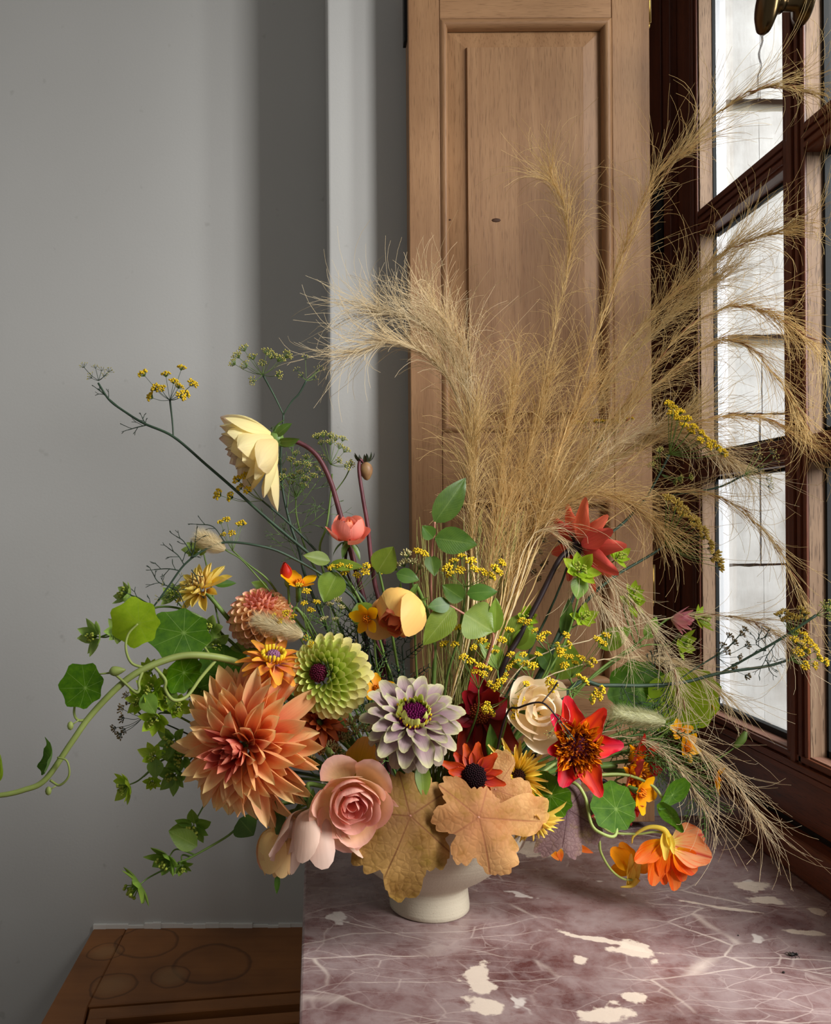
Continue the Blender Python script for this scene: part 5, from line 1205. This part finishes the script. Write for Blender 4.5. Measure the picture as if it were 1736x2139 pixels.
t = fennel('brown seeded fennel umbel at the left edge of the dahlia', [(300, 1498, .845), (345, 1512, .85), (420, 1545, .86), (560, 1600, .88)], m=(-.08, .0), r=(.0006, .0014))
umbel(t, P(300, 1498, .845), [(266, 1456), (272, 1470), (258, 1482), (260, 1500), (243, 1520), (254, 1532), (262, 1522), (286, 1484)], 'brown', .845, .85, raym=STEMD, zc=0)
t = fennel('yellow fennel umbel behind the coral rose leaves', [(738, 1240, .895), (770, 1320, .9), (820, 1420, .905)], m=(-.02, .02), r=(.0009, .0018), mat=STEMG)
umbel(t, P(738, 1240, .895), [(694, 1190), (712, 1186), (730, 1188), (748, 1192), (765, 1186), (780, 1190), (722, 1202), (745, 1206), (760, 1200), (788, 1198)], 'yellow', .89, .85)
t = fennel('cream budded fennel umbel beside the apricot rose top', [(862, 1215, .905), (866, 1290, .905), (870, 1400, .91)], m=(.0, .03), r=(.0009, .0016), mat=STEMG)
umbel(t, P(862, 1215, .905), [(850, 1165), (862, 1180), (845, 1185), (875, 1190), (830, 1192)], 'bud', .905, 1.0); umbel(t, P(862, 1215, .905), [(872, 1158), (885, 1162), (902, 1180)], 'yellow', .9, .9)
t = fennel('bright yellow fennel umbel in front of the grasses at centre', [(972, 1227, .90), (968, 1270, .90), (955, 1340, .903), (930, 1440, .907)], m=(.01, .0), r=(.001, .0018), mat=STEMG)
umbel(t, P(972, 1227, .90), [(938, 1192), (950, 1178), (962, 1196), (982, 1178), (990, 1195), (964, 1168), (1008, 1200), (1022, 1208), (1030, 1192), (1044, 1180), (1038, 1198), (905, 1182), (945, 1205)], 'yellow', .895, .95)
cl = [((1000, 1440, .885), [(940, 1322), (952, 1352), (930, 1352), (985, 1388), (970, 1378), (1002, 1396), (1016, 1402), (992, 1408), (960, 1318), (1008, 1412)], (.02, -.01), 'yellow fennel umbel just above the mauve zinnia'),
      ((1040, 1400, .90), [(988, 1328), (1002, 1336), (992, 1356), (1034, 1368), (1024, 1358), (1062, 1322), (1048, 1342), (1010, 1345)], (.03, .02), 'yellow fennel umbel before the grass stems'),
      ((1110, 1420, .905), [(1068, 1398), (1082, 1388), (1094, 1372), (1098, 1392), (1060, 1415), (1122, 1372), (1112, 1396), (1070, 1372)], (.05, .02), 'yellow fennel umbel above the cream rose'),
      ((1145, 1345, .915), [(1092, 1300), (1106, 1306), (1120, 1322), (1132, 1335), (1142, 1330), (1158, 1350), (1166, 1362), (1178, 1330), (1182, 1348)], (.06, .02), 'yellow fennel umbel crossing the dark red stems'),
      ((1192, 1415, .92), [(1172, 1365), (1188, 1378), (1212, 1380), (1236, 1384), (1226, 1392), (1245, 1340), (1256, 1348), (1262, 1332), (1180, 1395), (1200, 1390)], (.07, .02), 'yellow fennel umbel below the coral dahlia'),
      ((1062, 1455, .868), [(1026, 1474), (1018, 1482), (1034, 1484), (1066, 1468), (1076, 1478), (1082, 1460), (1040, 1440), (1026, 1432), (1048, 1430), (1072, 1490), (1095, 1434)], (.05, -.04), 'yellow fennel umbel on the left side of the cream rose'),
      ((1190, 1440, .86), [(1150, 1426), (1160, 1432), (1158, 1440), (1208, 1418), (1216, 1426), (1238, 1448), (1246, 1456), (1252, 1442), (1230, 1460)], (.07, -.03), 'yellow fennel umbel just above the scarlet dahlia')]
for (nd, es, mm, lb) in cl:
    t = fennel(lb, [nd, (nd[0] - 6, nd[1] + 60, nd[2])], m=mm, r=(.0007, .0016), mat=STEMG)
    umbel(t, P(*nd), es, 'yellow', nd[2] - .004, .85)
t = fennel('fennel with large brown-gold seed umbel in front of the dark window frame', [(1388, 1140, .97), (1350, 1165, .965), (1290, 1200, .96), (1240, 1240, .955), (1200, 1290, .95), (1150, 1370, .94)], m=(.07, .03), r=(.0014, .0026))
umbel(t, P(1388, 1140, .97), [(1392, 1046), (1400, 1050), (1412, 1058), (1420, 1066), (1428, 1072), (1420, 1082), (1438, 1088), (1446, 1092), (1452, 1104), (1462, 1112), (1468, 1124), (1478, 1136), (1476, 1146), (1488, 1158), (1494, 1172), (1500, 1184), (1482, 1166), (1456, 1122), (1440, 1102), (1410, 1070)], 'seed', .95, .95, .0005, zc=.05)
t = fennel('fennel stem with a big yellow umbel at the upper right by the window post', [(1352, 1038, .975), (1310, 1085, .97), (1260, 1130, .965), (1220, 1190, .96), (1185, 1280, .95), (1140, 1380, .94)], m=(.07, .04), r=(.0014, .0026))
branch(t, [(1352, 1038, .975), (1375, 995, .975), (1398, 950, .972)], r=(.001, .0014))
umbel(t, P(1398, 950, .972), [(1396, 848), (1406, 856), (1420, 866), (1414, 880), (1432, 880), (1426, 894), (1446, 896), (1440, 906), (1460, 908), (1470, 920), (1458, 922), (1484, 930), (1496, 940), (1506, 948), (1404, 870), (1476, 934)], 'yellow', .955, .95, .0005)
branch(t, [(1352, 1038, .975), (1420, 1032, .965), (1500, 1018, .955), (1555, 992, .945)], r=(.0008, .0012))
umbel(t, P(1555, 992, .945), [(1578, 942), (1584, 958), (1610, 948), (1614, 962), (1600, 1000), (1604, 1016), (1584, 985)], 'sparse', .94, 1.0)
umbel(t, P(1380, 990, .975), [(1372, 960), (1365, 975), (1405, 1005), (1415, 1000), (1438, 998), (1378, 945), (1392, 955)], 'olive', .97, .8)
t = fennel('flat yellow fennel umbel seen edge-on against the oak panel', [(1252, 925, 1.03), (1240, 965, 1.025), (1215, 1060, 1.0), (1160, 1250, .96)], m=(.05, .05), r=(.0008, .0016), mat=STEMD)
umbel(t, P(1252, 925, 1.03), [(1206, 888), (1222, 886), (1246, 884), (1256, 884), (1264, 886), (1280, 884), (1288, 886), (1306, 880), (1318, 878), (1270, 888)], 'yellow', 1.03, .75, zc=1.2)
t = fennel('long fennel stems reaching right across the window with gold umbels', [(1650, 1378, .925), (1600, 1392, .925), (1505, 1406, .925), (1430, 1425, .925), (1350, 1432, .92), (1260, 1432, .915), (1190, 1440, .91)], m=(.08, .0), r=(.0014, .0028))
umbel(t, P(1650, 1378, .925), [(1662, 1322), (1676, 1330), (1684, 1342), (1692, 1352), (1668, 1348), (1700, 1362), (1680, 1362), (1706, 1376), (1696, 1390), (1676, 1390), (1658, 1340), (1720, 1384), (1664, 1366)], 'yellow', .915, .9, .0005)
branch(t, [(1505, 1406, .925), (1560, 1375, .92), (1630, 1335, .915), (1705, 1285, .905)], r=(.0012, .0016))
umbel(t, P(1662, 1335, .912), [(1630, 1290), (1640, 1284), (1650, 1290), (1642, 1300), (1660, 1298), (1672, 1278), (1680, 1288), (1676, 1298)], 'seed', .91, .8); umbel(t, P(1705, 1285, .905), [(1720, 1268), (1728, 1276), (1734, 1264), (1726, 1290), (1738, 1284)], 'olive', .9, .9)
branch(t, [(1415, 1422, .925), (1450, 1398, .925), (1495, 1370, .925)], r=(.0006, .001))
umbel(t, P(1495, 1370, .925), [(1520, 1332), (1530, 1345), (1545, 1328), (1552, 1318), (1556, 1350), (1515, 1362), (1540, 1372), (1528, 1388), (1556, 1410), (1508, 1350)], 'brown', .92, .85, raym=STEMD, zc=0)
for pts in (((1400, 1428, .92), (1392, 1460, .918), (1400, 1500, .915)), ((1385, 1428, .92), (1370, 1400, .92), (1360, 1385, .92)), ((1395, 1435, .92), (1370, 1470, .915), (1345, 1480, .912)), ((1300, 1432, .915), (1320, 1470, .91), (1345, 1492, .905)), ((1600, 1360, .92), (1580, 1345, .92), (1585, 1330, .92)), ((1620, 1345, .915), (1600, 1375, .915), (1605, 1385, .915))):
    thread_leaf(t, pts, THREAD, 7, .010, 2, .0004)
t = fennel('black twig of dried fennel with tiny heads lying over the scarlet dahlia', [(1202, 1548, .80), (1165, 1500, .80), (1132, 1468, .805), (1085, 1478, .82), (1055, 1500, .84)], m=(.05, -.05), r=(.0007, .0014), mat=STEMB)
umbel(t, P(1165, 1505, .80), [(1150, 1530), (1172, 1508), (1185, 1535)], 'sparse', .798, .7); branch(t, [(1132, 1468, .805), (1155, 1440, .81), (1165, 1425, .81)], STEMB, (.0006, .0009))
for lb, nd, es in (('cream fennel buds between rust zinnia and salmon rose', (690, 1640, .84), [(620, 1582), (632, 1592), (645, 1580), (652, 1592), (672, 1578), (690, 1562), (702, 1570), (712, 1545), (700, 1590), (718, 1590)]),
                   ('cream fennel buds left of the mauve zinnia', (755, 1560, .85), [(735, 1520), (748, 1510), (742, 1535), (728, 1548), (758, 1530)])):
    t = fennel(lb, [nd], m=(-.04, -.05), r=(.0008, .0014), mat=STEMG); umbel(t, P(*nd), es, 'bud', nd[2] - .01, 1.0)
t = fennel('fennel sprays with yellow dots in front of the ball dahlia', [(640, 1320, .84), (690, 1420, .86), (740, 1520, .87)], m=(-.04, -.01), r=(.0008, .0016), mat=STEMG)
umbel(t, P(640, 1320, .84), [(575, 1290), (588, 1300), (600, 1285), (615, 1295), (635, 1265), (648, 1280), (660, 1262), (580, 1335), (640, 1330), (650, 1345), (625, 1228), (640, 1240)], 'yellow', .835, .7)
umbel(t, P(700, 1330, .87), [(690, 1268), (705, 1260), (712, 1275), (680, 1300), (735, 1345), (700, 1300)], 'bud', .87, .75)
# brown sedge-like spray
t = fennel('fine beige seed spray in front of the oak panel right of the grasses', [(1090, 1165, .98), (1060, 1250, .96), (1020, 1380, .93)], m=(.03, .05), r=(.0006, .0012), mat=STRAWP, name='seed_spray')
umbel(t, P(1090, 1165, .98), scatter(1118, 1155, 22, 55, 12), 'brown', .98, .8, raym=STRAWP)

# ------------------------------------------------------------------ feathery marigold greenery and little marigolds
def feathery(label, pts, m, mat=THREADG, n=12, L=.022, depth=2, r=.0005):
    p3 = [P(*q) for q in pts] + [mouth(*m), inner(*m)]
    t = thing('marigold_foliage', label, 'foliage', p3[-1]); sp = spline(p3, 7); stem(t, p3, .0008, .0018, mat)
    mb = MB(); lim = int(len(sp) * .72)
    for i in range(n):
        k = int((i + .3) / n * lim); tg = (sp[k] - sp[k + 1]).normalized(); sd = tg.orthogonal().normalized(); sd.rotate(Quaternion(tg, i * 2.4))
        p = sp[k]; d = (tg * .7 + sd).normalized()
        for j in range(5):
            q = p + d * L * .22; mb.tube([p, q], r, r * .9, 4)
            for s in (-1, 1):
                e = (d * .7 + d.cross(Vector((0, 1, 0))) * s + Vector((0, U(-.3, .3), 0))).normalized(); mb.tube([q, q + e * L * .16 * (1.4 - j * .18), q + (e * .5 + d * .5) * L * .3 * (1.3 - j * .18)], r * .9, r * .5, 4)
            p = q
    part(t, 'thread_leaf', mb.mesh('thread_leaf', mat)); return t
feathery('dark feathery foliage behind the lime zinnia', [(745, 1290, .905), (750, 1360, .905), (770, 1450, .91)], (-.03, .02), THREAD, 16, .034, r=.0007)
feathery('dark feathery foliage left of the apricot rose stem', [(790, 1310, .91), (790, 1380, .91), (800, 1470, .91)], (-.02, .03), THREAD, 16, .032, r=.0007)
feathery('green feathery foliage between lime and mauve zinnias', [(715, 1310, .895), (735, 1400, .9), (770, 1500, .9)], (-.03, 0), THREADG, 16, .034, r=.0006)
feathery('dark feathery foliage under the apricot rose', [(840, 1350, .91), (845, 1420, .91), (850, 1500, .91)], (-.0, .02), THREAD, 12, .03, r=.0007)
feathery('green feathery foliage in the middle of the arrangement', [(770, 1440, .86), (780, 1500, .87)], (-.03, -.03), THREADG, 12, .03, r=.0006)
feathery('green feathery foliage above the lime zinnia', [(668, 1255, .90), (680, 1300, .9), (720, 1420, .905)], (-.03, .03), THREADG, 12, .024, r=.0005)
feathery('bright feathery foliage spreading right behind the scarlet dahlia', [(1440, 1620, .90), (1380, 1580, .905), (1310, 1570, .91)], (.09, .0), THREADG, 18, .035, r=.0006)
feathery('bright feathery foliage under the bunny tail at the right', [(1420, 1560, .915), (1360, 1540, .915), (1290, 1545, .915)], (.09, .01), THREADG, 18, .034, r=.0006)
feathery('feathery foliage hanging low at the right over the sill', [(1470, 1680, .90), (1440, 1640, .90), (1370, 1590, .905), (1300, 1590, .91)], (.09, .0), THREADG, 18, .03, r=.0006)
feathery('feathery shoots behind the second scarlet dahlia', [(1370, 1510, .935), (1320, 1500, .935), (1260, 1530, .93)], (.09, .02), THREADG, 16, .034, r=.0006)
MGP = petal_mat('marigold_petal', [(0.0, S(206, 110, 20, 1.1)), (0.4, S(236, 156, 20, 1.2)), (1.0, S(244, 176, 30, 1.25))], vein=.1, tr=.3)
mgm = [petal(.0125, .0095, rnd_, .2, U(-.5, .3), .2, 4, 5, .05, seed=i).mesh('petal', MGP) for i in range(2)]
FLOM = plain_mat('marigold_centre', S(230, 140, 20, 1.2), S(200, 100, 14, 1.1), 400, .6, .2)
def marigold(label, px, py, D, ax, s, via, m):
    pos = P(px, py, D); H = frame(pos, ax, U(0, 6)); t = thing('marigold', label, 'flower', inner(*m))
    for k in range(5): place(t, 'petal', mgm, H, k * 2 * PI / 5 + U(-.15, .15), U(-.1, .25), s * U(.9, 1.1), .002 * s)
    mb = MB()
    for i in range(16):
        f = math.sqrt((i + .5) / 16); mb.blob((.0032 * f * math.cos(i * GA), .0032 * f * math.sin(i * GA), .002 + .002 * (1 - f)), .0008, .0008, .0016, 3, 5)
    part(t, 'centre', mb.mesh('centre', FLOM), H @ scl(s), kind='stuff')
    a = Vector(ax).normalized()
    part(t, 'calyx', MB().tube([pos - a * .013 * s, pos - a * .001], .0012 * s, .0026 * s, 7).mesh('calyx', SEPAL), None)
    stem(t, [pos - a * .012 * s, pos - a * .03] + [P(*q) for q in via] + [mouth(*m), inner(*m)], .0007, .0014, STEMG)
marigold('orange marigold side on beside the red rosebud', 625, 1222, .88, (.1, -.35, .9), 1.5, [(640, 1290, .89), (700, 1400, .895)], (-.04, .02))
marigold('orange marigold peeping left of the apricot rose', 768, 1292, .85, (-.5, -.7, -.1), 1.35, [(785, 1380, .87)], (-.02, .0))
marigold('orange marigold in the shade above the mauve zinnia', 788, 1440, .845, (.1, -.75, .5), 1.3, [(795, 1500, .86)], (-.02, -.02))
marigold('two-petalled orange marigold under the large lime nasturtium leaf', 1432, 1562, .905, (.5, -.8, .1), 1.3, [(1360, 1560, .91)], (.09, 0))
marigold('upper orange marigold between lime leaf and bunny tail', 1420, 1528, .91, (-.1, -.8, .5), 1.0, [(1350, 1545, .91)], (.09, .01))
marigold('orange marigold touching the round nasturtium leaf', 1336, 1655, .87, (.55, -.8, -.15), 1.55, [(1290, 1620, .885)], (.09, -.01))
marigold('orange marigold furthest right, seen side on against the sill', 1493, 1628, .89, (.8, -.45, -.1), 1.25, [(1420, 1600, .90), (1330, 1585, .91)], (.09, .0))
marigold('orange marigold hidden behind the lime leaf edge by the glass', 1478, 1468, .96, (.8, -.4, .2), 1.2, [(1400, 1510, .95)], (.09, .02))
t = thing('marigold_bud', 'slim green marigold bud pointing up by the window rail', 'bud', inner(.09, .01))
part(t, 'bud', MB().tube(spline([P(1534, 1562, .90), P(1550, 1545, .90), P(1558, 1528, .90)], 5), lambda f: .0008 + .0034 * math.sin(PI * min(1, .12 + .8 * f)), k=8).mesh('bud', STEMG))
stem(t, [P(1534, 1562, .90), P(1500, 1585, .9), P(1440, 1612, .90), P(1340, 1590, .905), mouth(.09, .01), inner(.09, .01)], .0007, .0013, STEMG)

# ------------------------------------------------------------------ bunny tails
def bunny(label, a, b, wd, mat, m, via):
    A_, B_ = P(*a), P(*b); d = B_ - A_; L = d.length; t = thing('bunny_tail', label, 'grass', inner(*m)); dn_ = d.normalized()
    mb = MB(); o1 = dn_.orthogonal().normalized(); o2 = dn_.cross(o1); rr = random.Random(5)
    part(t, 'core', MB().tube([A_ + d * (i / 10) for i in range(11)], lambda f: max(.0004, wd * .5 * math.sin(PI * min(1, .06 + .9 * f)) ** .6), k=10).mesh('core', mat))
    for i in range(2600):
        f = rr.random(); a_ = rr.uniform(0, 6.283); r = wd * .5 * math.sin(PI * min(1, .06 + .9 * f)) ** .6; rad = o1 * math.cos(a_) + o2 * math.sin(a_)
        p = A_ + d * f + rad * r * .9; e = p + (rad * .65 + dn_ * .75) * wd * rr.uniform(.45, 1.15); md_ = p.lerp(e, .5) + rad * wd * .06
        w_ = dn_.cross(rad) * .00011
        mb.poly([p - w_, p + w_, md_ + w_ * .8, md_ - w_ * .8, e], [(0, 1, 2, 3), (3, 2, 4)])
    part(t, 'fuzz', mb.mesh('fuzz', mat), kind='stuff')
    stem(t, [A_] + [P(*q) for q in via] + [mouth(*m), inner(*m)], .0007, .001, STEMG)
bunny('beige bunny tail grass head at the far left above the small yellow dahlia', (470, 1148, .87), (415, 1122, .865), .0125, FUZZ, (-.06, .02), [(520, 1185, .88), (620, 1320, .895)])
bunny('pale bunny tail lying across the front of the ball dahlia', (632, 1328, .835), (535, 1296, .825), .0135, FUZZ, (-.04, -.01), [(660, 1360, .85), (720, 1480, .87)])
bunny('greenish bunny tail pointing right toward the big lime leaf', (1388, 1508, .885), (1282, 1490, .875), .0125, FUZZG, (.1, 0), [(1395, 1525, .89), (1330, 1560, .90)])

# ------------------------------------------------------------------ feather grasses
def grass(label, pts, n, L=(.05, .10), rad=.00027, mat=STRAW, t0=.3, spread=.45, awns=0, curl=1.0, seed=0, m=(.03, .05), green=False, drop=0.0):
    rr = random.Random(seed); u = rr.uniform; n = int(n * 1.35)
    p3 = [mouth(*m)] + [P(*q) for q in pts]
    t = thing('feather_grass', label, 'grass', inner(*m)); sp = spline(p3, 8); n_ = len(sp) - 1
    sp = [v + Vector((u(-1, 1), u(-1, 1), u(-1, 1))) * .0012 for v in sp]
    st = MB().tube([inner(*m)] + sp[:int(n_ * .8)], .0009, .0003, 5)
    part(t, 'stem', st.mesh('stem', GRASSG if green else mat))
    mb = MB()
    for i in range(n):
        f = t0 + (1 - t0) * rr.random() ** .85; k = min(n_ - 1, int(f * n_)); p = sp[k].copy(); tg = (sp[k + 1] - sp[k]).normalized()
        rv = Vector((u(-1, 1), u(-1, 1), u(-1, 1))); rv = (rv - tg * rv.dot(tg)); wild = rr.random() < .17
        d = (tg + rv * spread * .55 * u(.1, 1.1) * (3.0 if wild and spread > .2 else 1)).normalized()
        bend = Vector((u(-1, 1), u(-1, 1), u(-1, 1))) * curl * (3.4 if wild else 1.8); l = u(*L) * u(1.0, 2.2) * (1.0 - .3 * f) * (1.15 if wild else 1); q = [p]; sg = 9
        for j in range(sg):
            d = (d + bend * (.16 * (j + 1) / sg) + Vector((u(-1, 1), u(-1, 1), u(-1, 1))) * .13 * curl + Vector((0, 0, -drop * .12))).normalized()
            if p.x > .565: d.x = min(d.x, -.05)
            if p.y > 1.115: d.y = min(d.y, -.05)
            p = p + d * (l / sg); q.append(p)
        mb.tube(q, rad, rad * .55, 3, cap=False)
    part(t, 'plume', mb.mesh('plume', mat), kind='stuff')
    if awns:
        am = MB()
        for i in range(awns):
            f = t0 + (1 - t0) * (i + rr.random()) / awns; k = min(n_ - 1, int(f * n_)); tg = (sp[k + 1] - sp[k]).normalized(); rv = Vector((u(-1, 1), u(-1, 1), u(-1, 1)))
            a = sp[k] + rv * .002; b = a + (tg + rv * .12).normalized() * u(.011, .018)
            am.tube([a, a.lerp(b, .4), b], lambda f_: .0002 + .0006 * math.sin(PI * min(1, f_ * 1.1)), k=4)
        part(t, 'seeds', am.mesh('seeds', AWN), kind='stuff')
    return t
g_ = 0
# pale plumes arching left
for lb, pts, n, mt in (('pale feather grass plume arching left, the upper tip over the wall edge', [(985, 1300, .94), (978, 1080, .97), (985, 900, .985), (965, 790, .985), (925, 715, .98), (860, 665, .975), (790, 650, .97)], 260, STRAWP),
                       ('pale feather grass plume arching left, the lower curled tip', [(975, 1300, .94), (968, 1080, .965), (972, 900, .975), (940, 800, .975), (890, 740, .97), (820, 715, .965), (745, 735, .96)], 230, STRAWP),
                       ('pale feather grass plume with its top crossing the shutter stile', [(990, 1300, .94), (990, 1080, .98), (1000, 900, .995), (985, 790, .995), (950, 700, .99), (905, 640, .985)], 170, STRAWP),
                       ('short thick straw bundle of feather grass at the left of the clump', [(985, 1300, .935), (985, 1150, .955), (985, 1000, .965), (990, 900, .97)], 260, STRAW)):
    grass(lb, pts, n, (.045, .085), .0003, mt, .45, .34, 0, 1.0, g_, (.0, .03)); g_ += 1
C_ = [('tallest feather grass plume, its hooked tip high on the oak panel', [(1040, 1300, .94), (1085, 1050, .98), (1130, 830, 1.0), (1165, 650, 1.01), (1190, 530, 1.01), (1178, 430, 1.005), (1150, 370, 1.0)], 190, (.04, .075), .5, .22, STRAW, 0),
      ('feather grass plume leaning over the right shutter stile to the window frame', [(1050, 1300, .94), (1120, 1050, .99), (1200, 820, 1.02), (1265, 640, 1.03), (1310, 500, 1.03), (1370, 370, 1.03), (1440, 310, 1.02)], 200, (.05, .09), .42, .4, STRAW, 5),
      ('feather grass with a long bare tip crossing the upper window pane', [(1060, 1300, .94), (1150, 1000, .99), (1250, 700, 1.03), (1340, 450, 1.03), (1430, 310, 1.02), (1520, 220, 1.0), (1610, 180, .97), (1690, 190, .94)], 110, (.05, .1), .55, .4, STRAW, 22),
      ('feather grass plume sweeping to the window post at mid height', [(1060, 1300, .94), (1160, 1000, .99), (1270, 780, 1.02), (1370, 650, 1.03), (1450, 580, 1.02), (1540, 510, 1.0), (1640, 480, .965)], 230, (.05, .09), .4, .4, STRAW, 16),
      ('feather grass plume ending in a dense tuft before the window stile', [(1050, 1300, .94), (1150, 1020, .98), (1260, 820, 1.02), (1360, 700, 1.035), (1430, 630, 1.035), (1490, 590, 1.03)], 280, (.05, .085), .4, .4, STRAW, 0),
      ('feather grass with brown seeds arching over the middle panes', [(1060, 1300, .94), (1170, 1030, .98), (1300, 850, 1.01), (1420, 700, 1.01), (1530, 640, .99), (1620, 660, .965), (1700, 720, .94)], 170, (.05, .09), .42, .4, STRAW, 24),
      ('feather grass with brown seeds drooping across the middle window bar', [(1060, 1300, .94), (1170, 1050, .98), (1300, 880, 1.0), (1420, 760, 1.0), (1520, 710, .985), (1610, 770, .965), (1690, 900, .935)], 150, (.05, .09), .42, .4, STRAW, 24),
      ('feather grass arching low over the fennel to the middle pane', [(1060, 1300, .94), (1150, 1080, .97), (1260, 950, .985), (1370, 900, .985), (1460, 920, .975), (1550, 970, .96)], 260, (.05, .085), .4, .4, STRAWP, 8),
      ('feather grass mass bending right behind the coral dahlia', [(1050, 1300, .94), (1110, 1120, .965), (1200, 1040, .975), (1290, 1040, .97), (1370, 1090, .96)], 260, (.05, .09), .35, .5, STRAW, 10),
      ('feather grass drooping past the lime bupleurum to the large lime leaf', [(1060, 1300, .94), (1120, 1130, .955), (1190, 1110, .95), (1270, 1200, .94), (1340, 1280, .93), (1395, 1370, .92), (1425, 1470, .91)], 130, (.04, .07), .42, .3, STRAWP, 14),
      ('feather grass drooping over the coral dahlia', [(1050, 1300, .94), (1110, 1120, .95), (1180, 1130, .945), (1230, 1220, .94), (1300, 1320, .93)], 120, (.04, .07), .42, .35, STRAWP, 8),
      ('upright feather grass left of centre in the clump', [(1020, 1300, .94), (1035, 1100, .975), (1055, 930, .995), (1075, 800, 1.0)], 250, (.05, .09), .38, .5, STRAW, 6),
      ('upright feather grass at the centre of the clump', [(1035, 1300, .94), (1070, 1100, .975), (1110, 930, .995), (1150, 790, 1.005)], 260, (.05, .09), .38, .5, STRAW, 8),
      ('feather grass at the centre leaning gently right', [(1045, 1300, .945), (1100, 1100, .98), (1165, 940, 1.0), (1235, 800, 1.015)], 270, (.05, .09), .38, .5, STRAW, 10),
      ('feather grass leaning right over the lower oak panel', [(1055, 1300, .945), (1120, 1110, .98), (1210, 960, 1.0), (1310, 850, 1.01)], 270, (.05, .09), .36, .5, STRAW, 10),
      ('feather grass leaning right in front of the middle shutter rail', [(1055, 1300, .945), (1120, 1130, .97), (1220, 1010, .985), (1330, 930, .99), (1430, 870, .98)], 260, (.05, .09), .36, .45, STRAW, 12),
      ('low feather grass tuft behind the rose leaves', [(1010, 1320, .94), (1030, 1160, .965), (1060, 1040, .98)], 260, (.05, .08), .4, .5, STRAW, 4),
      ('low feather grass tuft leaning to the coral dahlia', [(1040, 1320, .94), (1080, 1170, .965), (1140, 1080, .98)], 260, (.05, .08), .4, .5, STRAW, 4),
      ('feather grass reaching the right edge above the bottom bar', [(1070, 1320, .94), (1180, 1110, .97), (1330, 950, .98), (1460, 880, .97), (1580, 870, .955), (1690, 920, .935)], 120, (.04, .08), .45, .35, STRAW, 18),
      ('feather grass with brown seeds dropping along the right pane', [(1070, 1320, .94), (1200, 1150, .96), (1350, 1040, .965), (1480, 1030, .955), (1590, 1100, .945), (1680, 1250, .925)], 90, (.04, .07), .45, .3, STRAW, 20),
      ('thin feather grass crossing the window at the pink flower', [(1080, 1400, .93), (1250, 1330, .94), (1400, 1290, .945), (1500, 1285, .94), (1580, 1300, .93), (1640, 1335, .92)], 70, (.04, .07), .5, .3, STRAWP, 12),
      ('feather grass curving over the shaded nasturtium leaf to the lower pane', [(1090, 1450, .92), (1230, 1385, .93), (1340, 1372, .935), (1430, 1390, .935), (1500, 1440, .925)], 110, (.04, .07), .45, .3, STRAWP, 0),
      ('feather grass plume hanging over the right sill, thickest one', [(1150, 1560, .90), (1300, 1520, .90), (1400, 1520, .895), (1470, 1570, .885), (1540, 1640, .87), (1590, 1710, .86)], 88, (.04, .075), .45, .10, STRAWP, 0),
      ('feather grass plume hanging low over the right sill beside the marigold', [(1150, 1570, .90), (1290, 1540, .90), (1370, 1560, .89), (1430, 1620, .88), (1470, 1680, .87)], 60, (.035, .065), .4, .13, STRAWP, 0)]
for lb, pts, n, L, t0, sp_, mt, aw in C_:
    grass(lb, pts, n, L, .00026, mt, t0, sp_, aw, 1.0, g_, (.05 if pts[0][0] > 1070 else .03, .045), drop=.5 if pts[-1][1] > pts[-2][1] + 20 else 0); g_ += 1
# bundle of green-gold grass stems rising from the bowl
t = thing('grass_stems', 'bundle of straight green-gold grass stems behind the mauve zinnia', 'grass', inner(.03, .04)); t['kind'] = 'stuff'
m = MB(); rr = random.Random(3)
for i in range(150):
    a = Vector((BC.x + rr.uniform(-.0, .05), BC.y + rr.uniform(.0, .06), RIMZ - .02)); x1 = rr.uniform(870, 1100); b = P(x1, rr.uniform(1060, 1240), rr.uniform(.95, 1.0))
    m.tube(spline([a, a.lerp(b, .5) + Vector((rr.uniform(-.008, .008), 0, 0)), b], 4), .0006, .0003, 4)
part(t, 'stems', m.mesh('stems', GRASSG), kind='stuff')

# ------------------------------------------------------------------ small things on the ledge
def fly(label, px, py, s, rot):
    p = onz(px, py, TZ); t = thing('dead_fly', label, 'insect', p)
    Mx = Matrix.Translation(p) @ rz(rot) @ scl(s)
    part(t, 'body', MB().blob((0, 0, .0016), .0042, .0018, .0016, 5, 8).blob((.0045, 0, .0016), .0014, .0014, .0013, 4, 7).mesh('body', flat('fly_black', S(22, 18, 17), .4)), Mx)
    for sgn in (-1, 1):
        part(t, 'wing', petal(.007, .003, ell, 0, .1, .1, 2, 4).mesh('wing', flat('fly_wing', S(96, 88, 80), .3)), Mx @ tr(.001, sgn * .0006, .0022) @ rz(PI / 2 + sgn * .5))
    lg = MB()
    for k in range(6):
        sgn = -1 if k % 2 else 1; x_ = (k // 2 - 1) * .002; lg.tube([Vector((x_, 0, .0012)), Vector((x_ * 1.6, sgn * .0035, .0022)), Vector((x_ * 2, sgn * .0052, .0003))], .00025, k=4)
    part(t, 'legs', lg.mesh('legs', flat('fly_leg', S(20, 16, 15))), Mx)
fly('dead black fly on the marble toward the right front', 1655, 1997, 1.0, .1)
for i, (px, py, s) in enumerate(((1637, 2033, .0014), (1542, 1955, .0009))):
    p = onz(px, py, TZ)
    o = part(None, 'dark_crumb', MB().blob((0, 0, s * .7), s, s * .8, s * .7, 4, 6).mesh('dark_crumb', flat('crumb', S(30, 22, 18))), Matrix.Translation(p))
    o['label'] = ('tiny dark crumb on the marble just in front of the dead fly', 'tiniest dark crumb on the marble behind the dead fly')[i]; o['category'] = 'crumb'
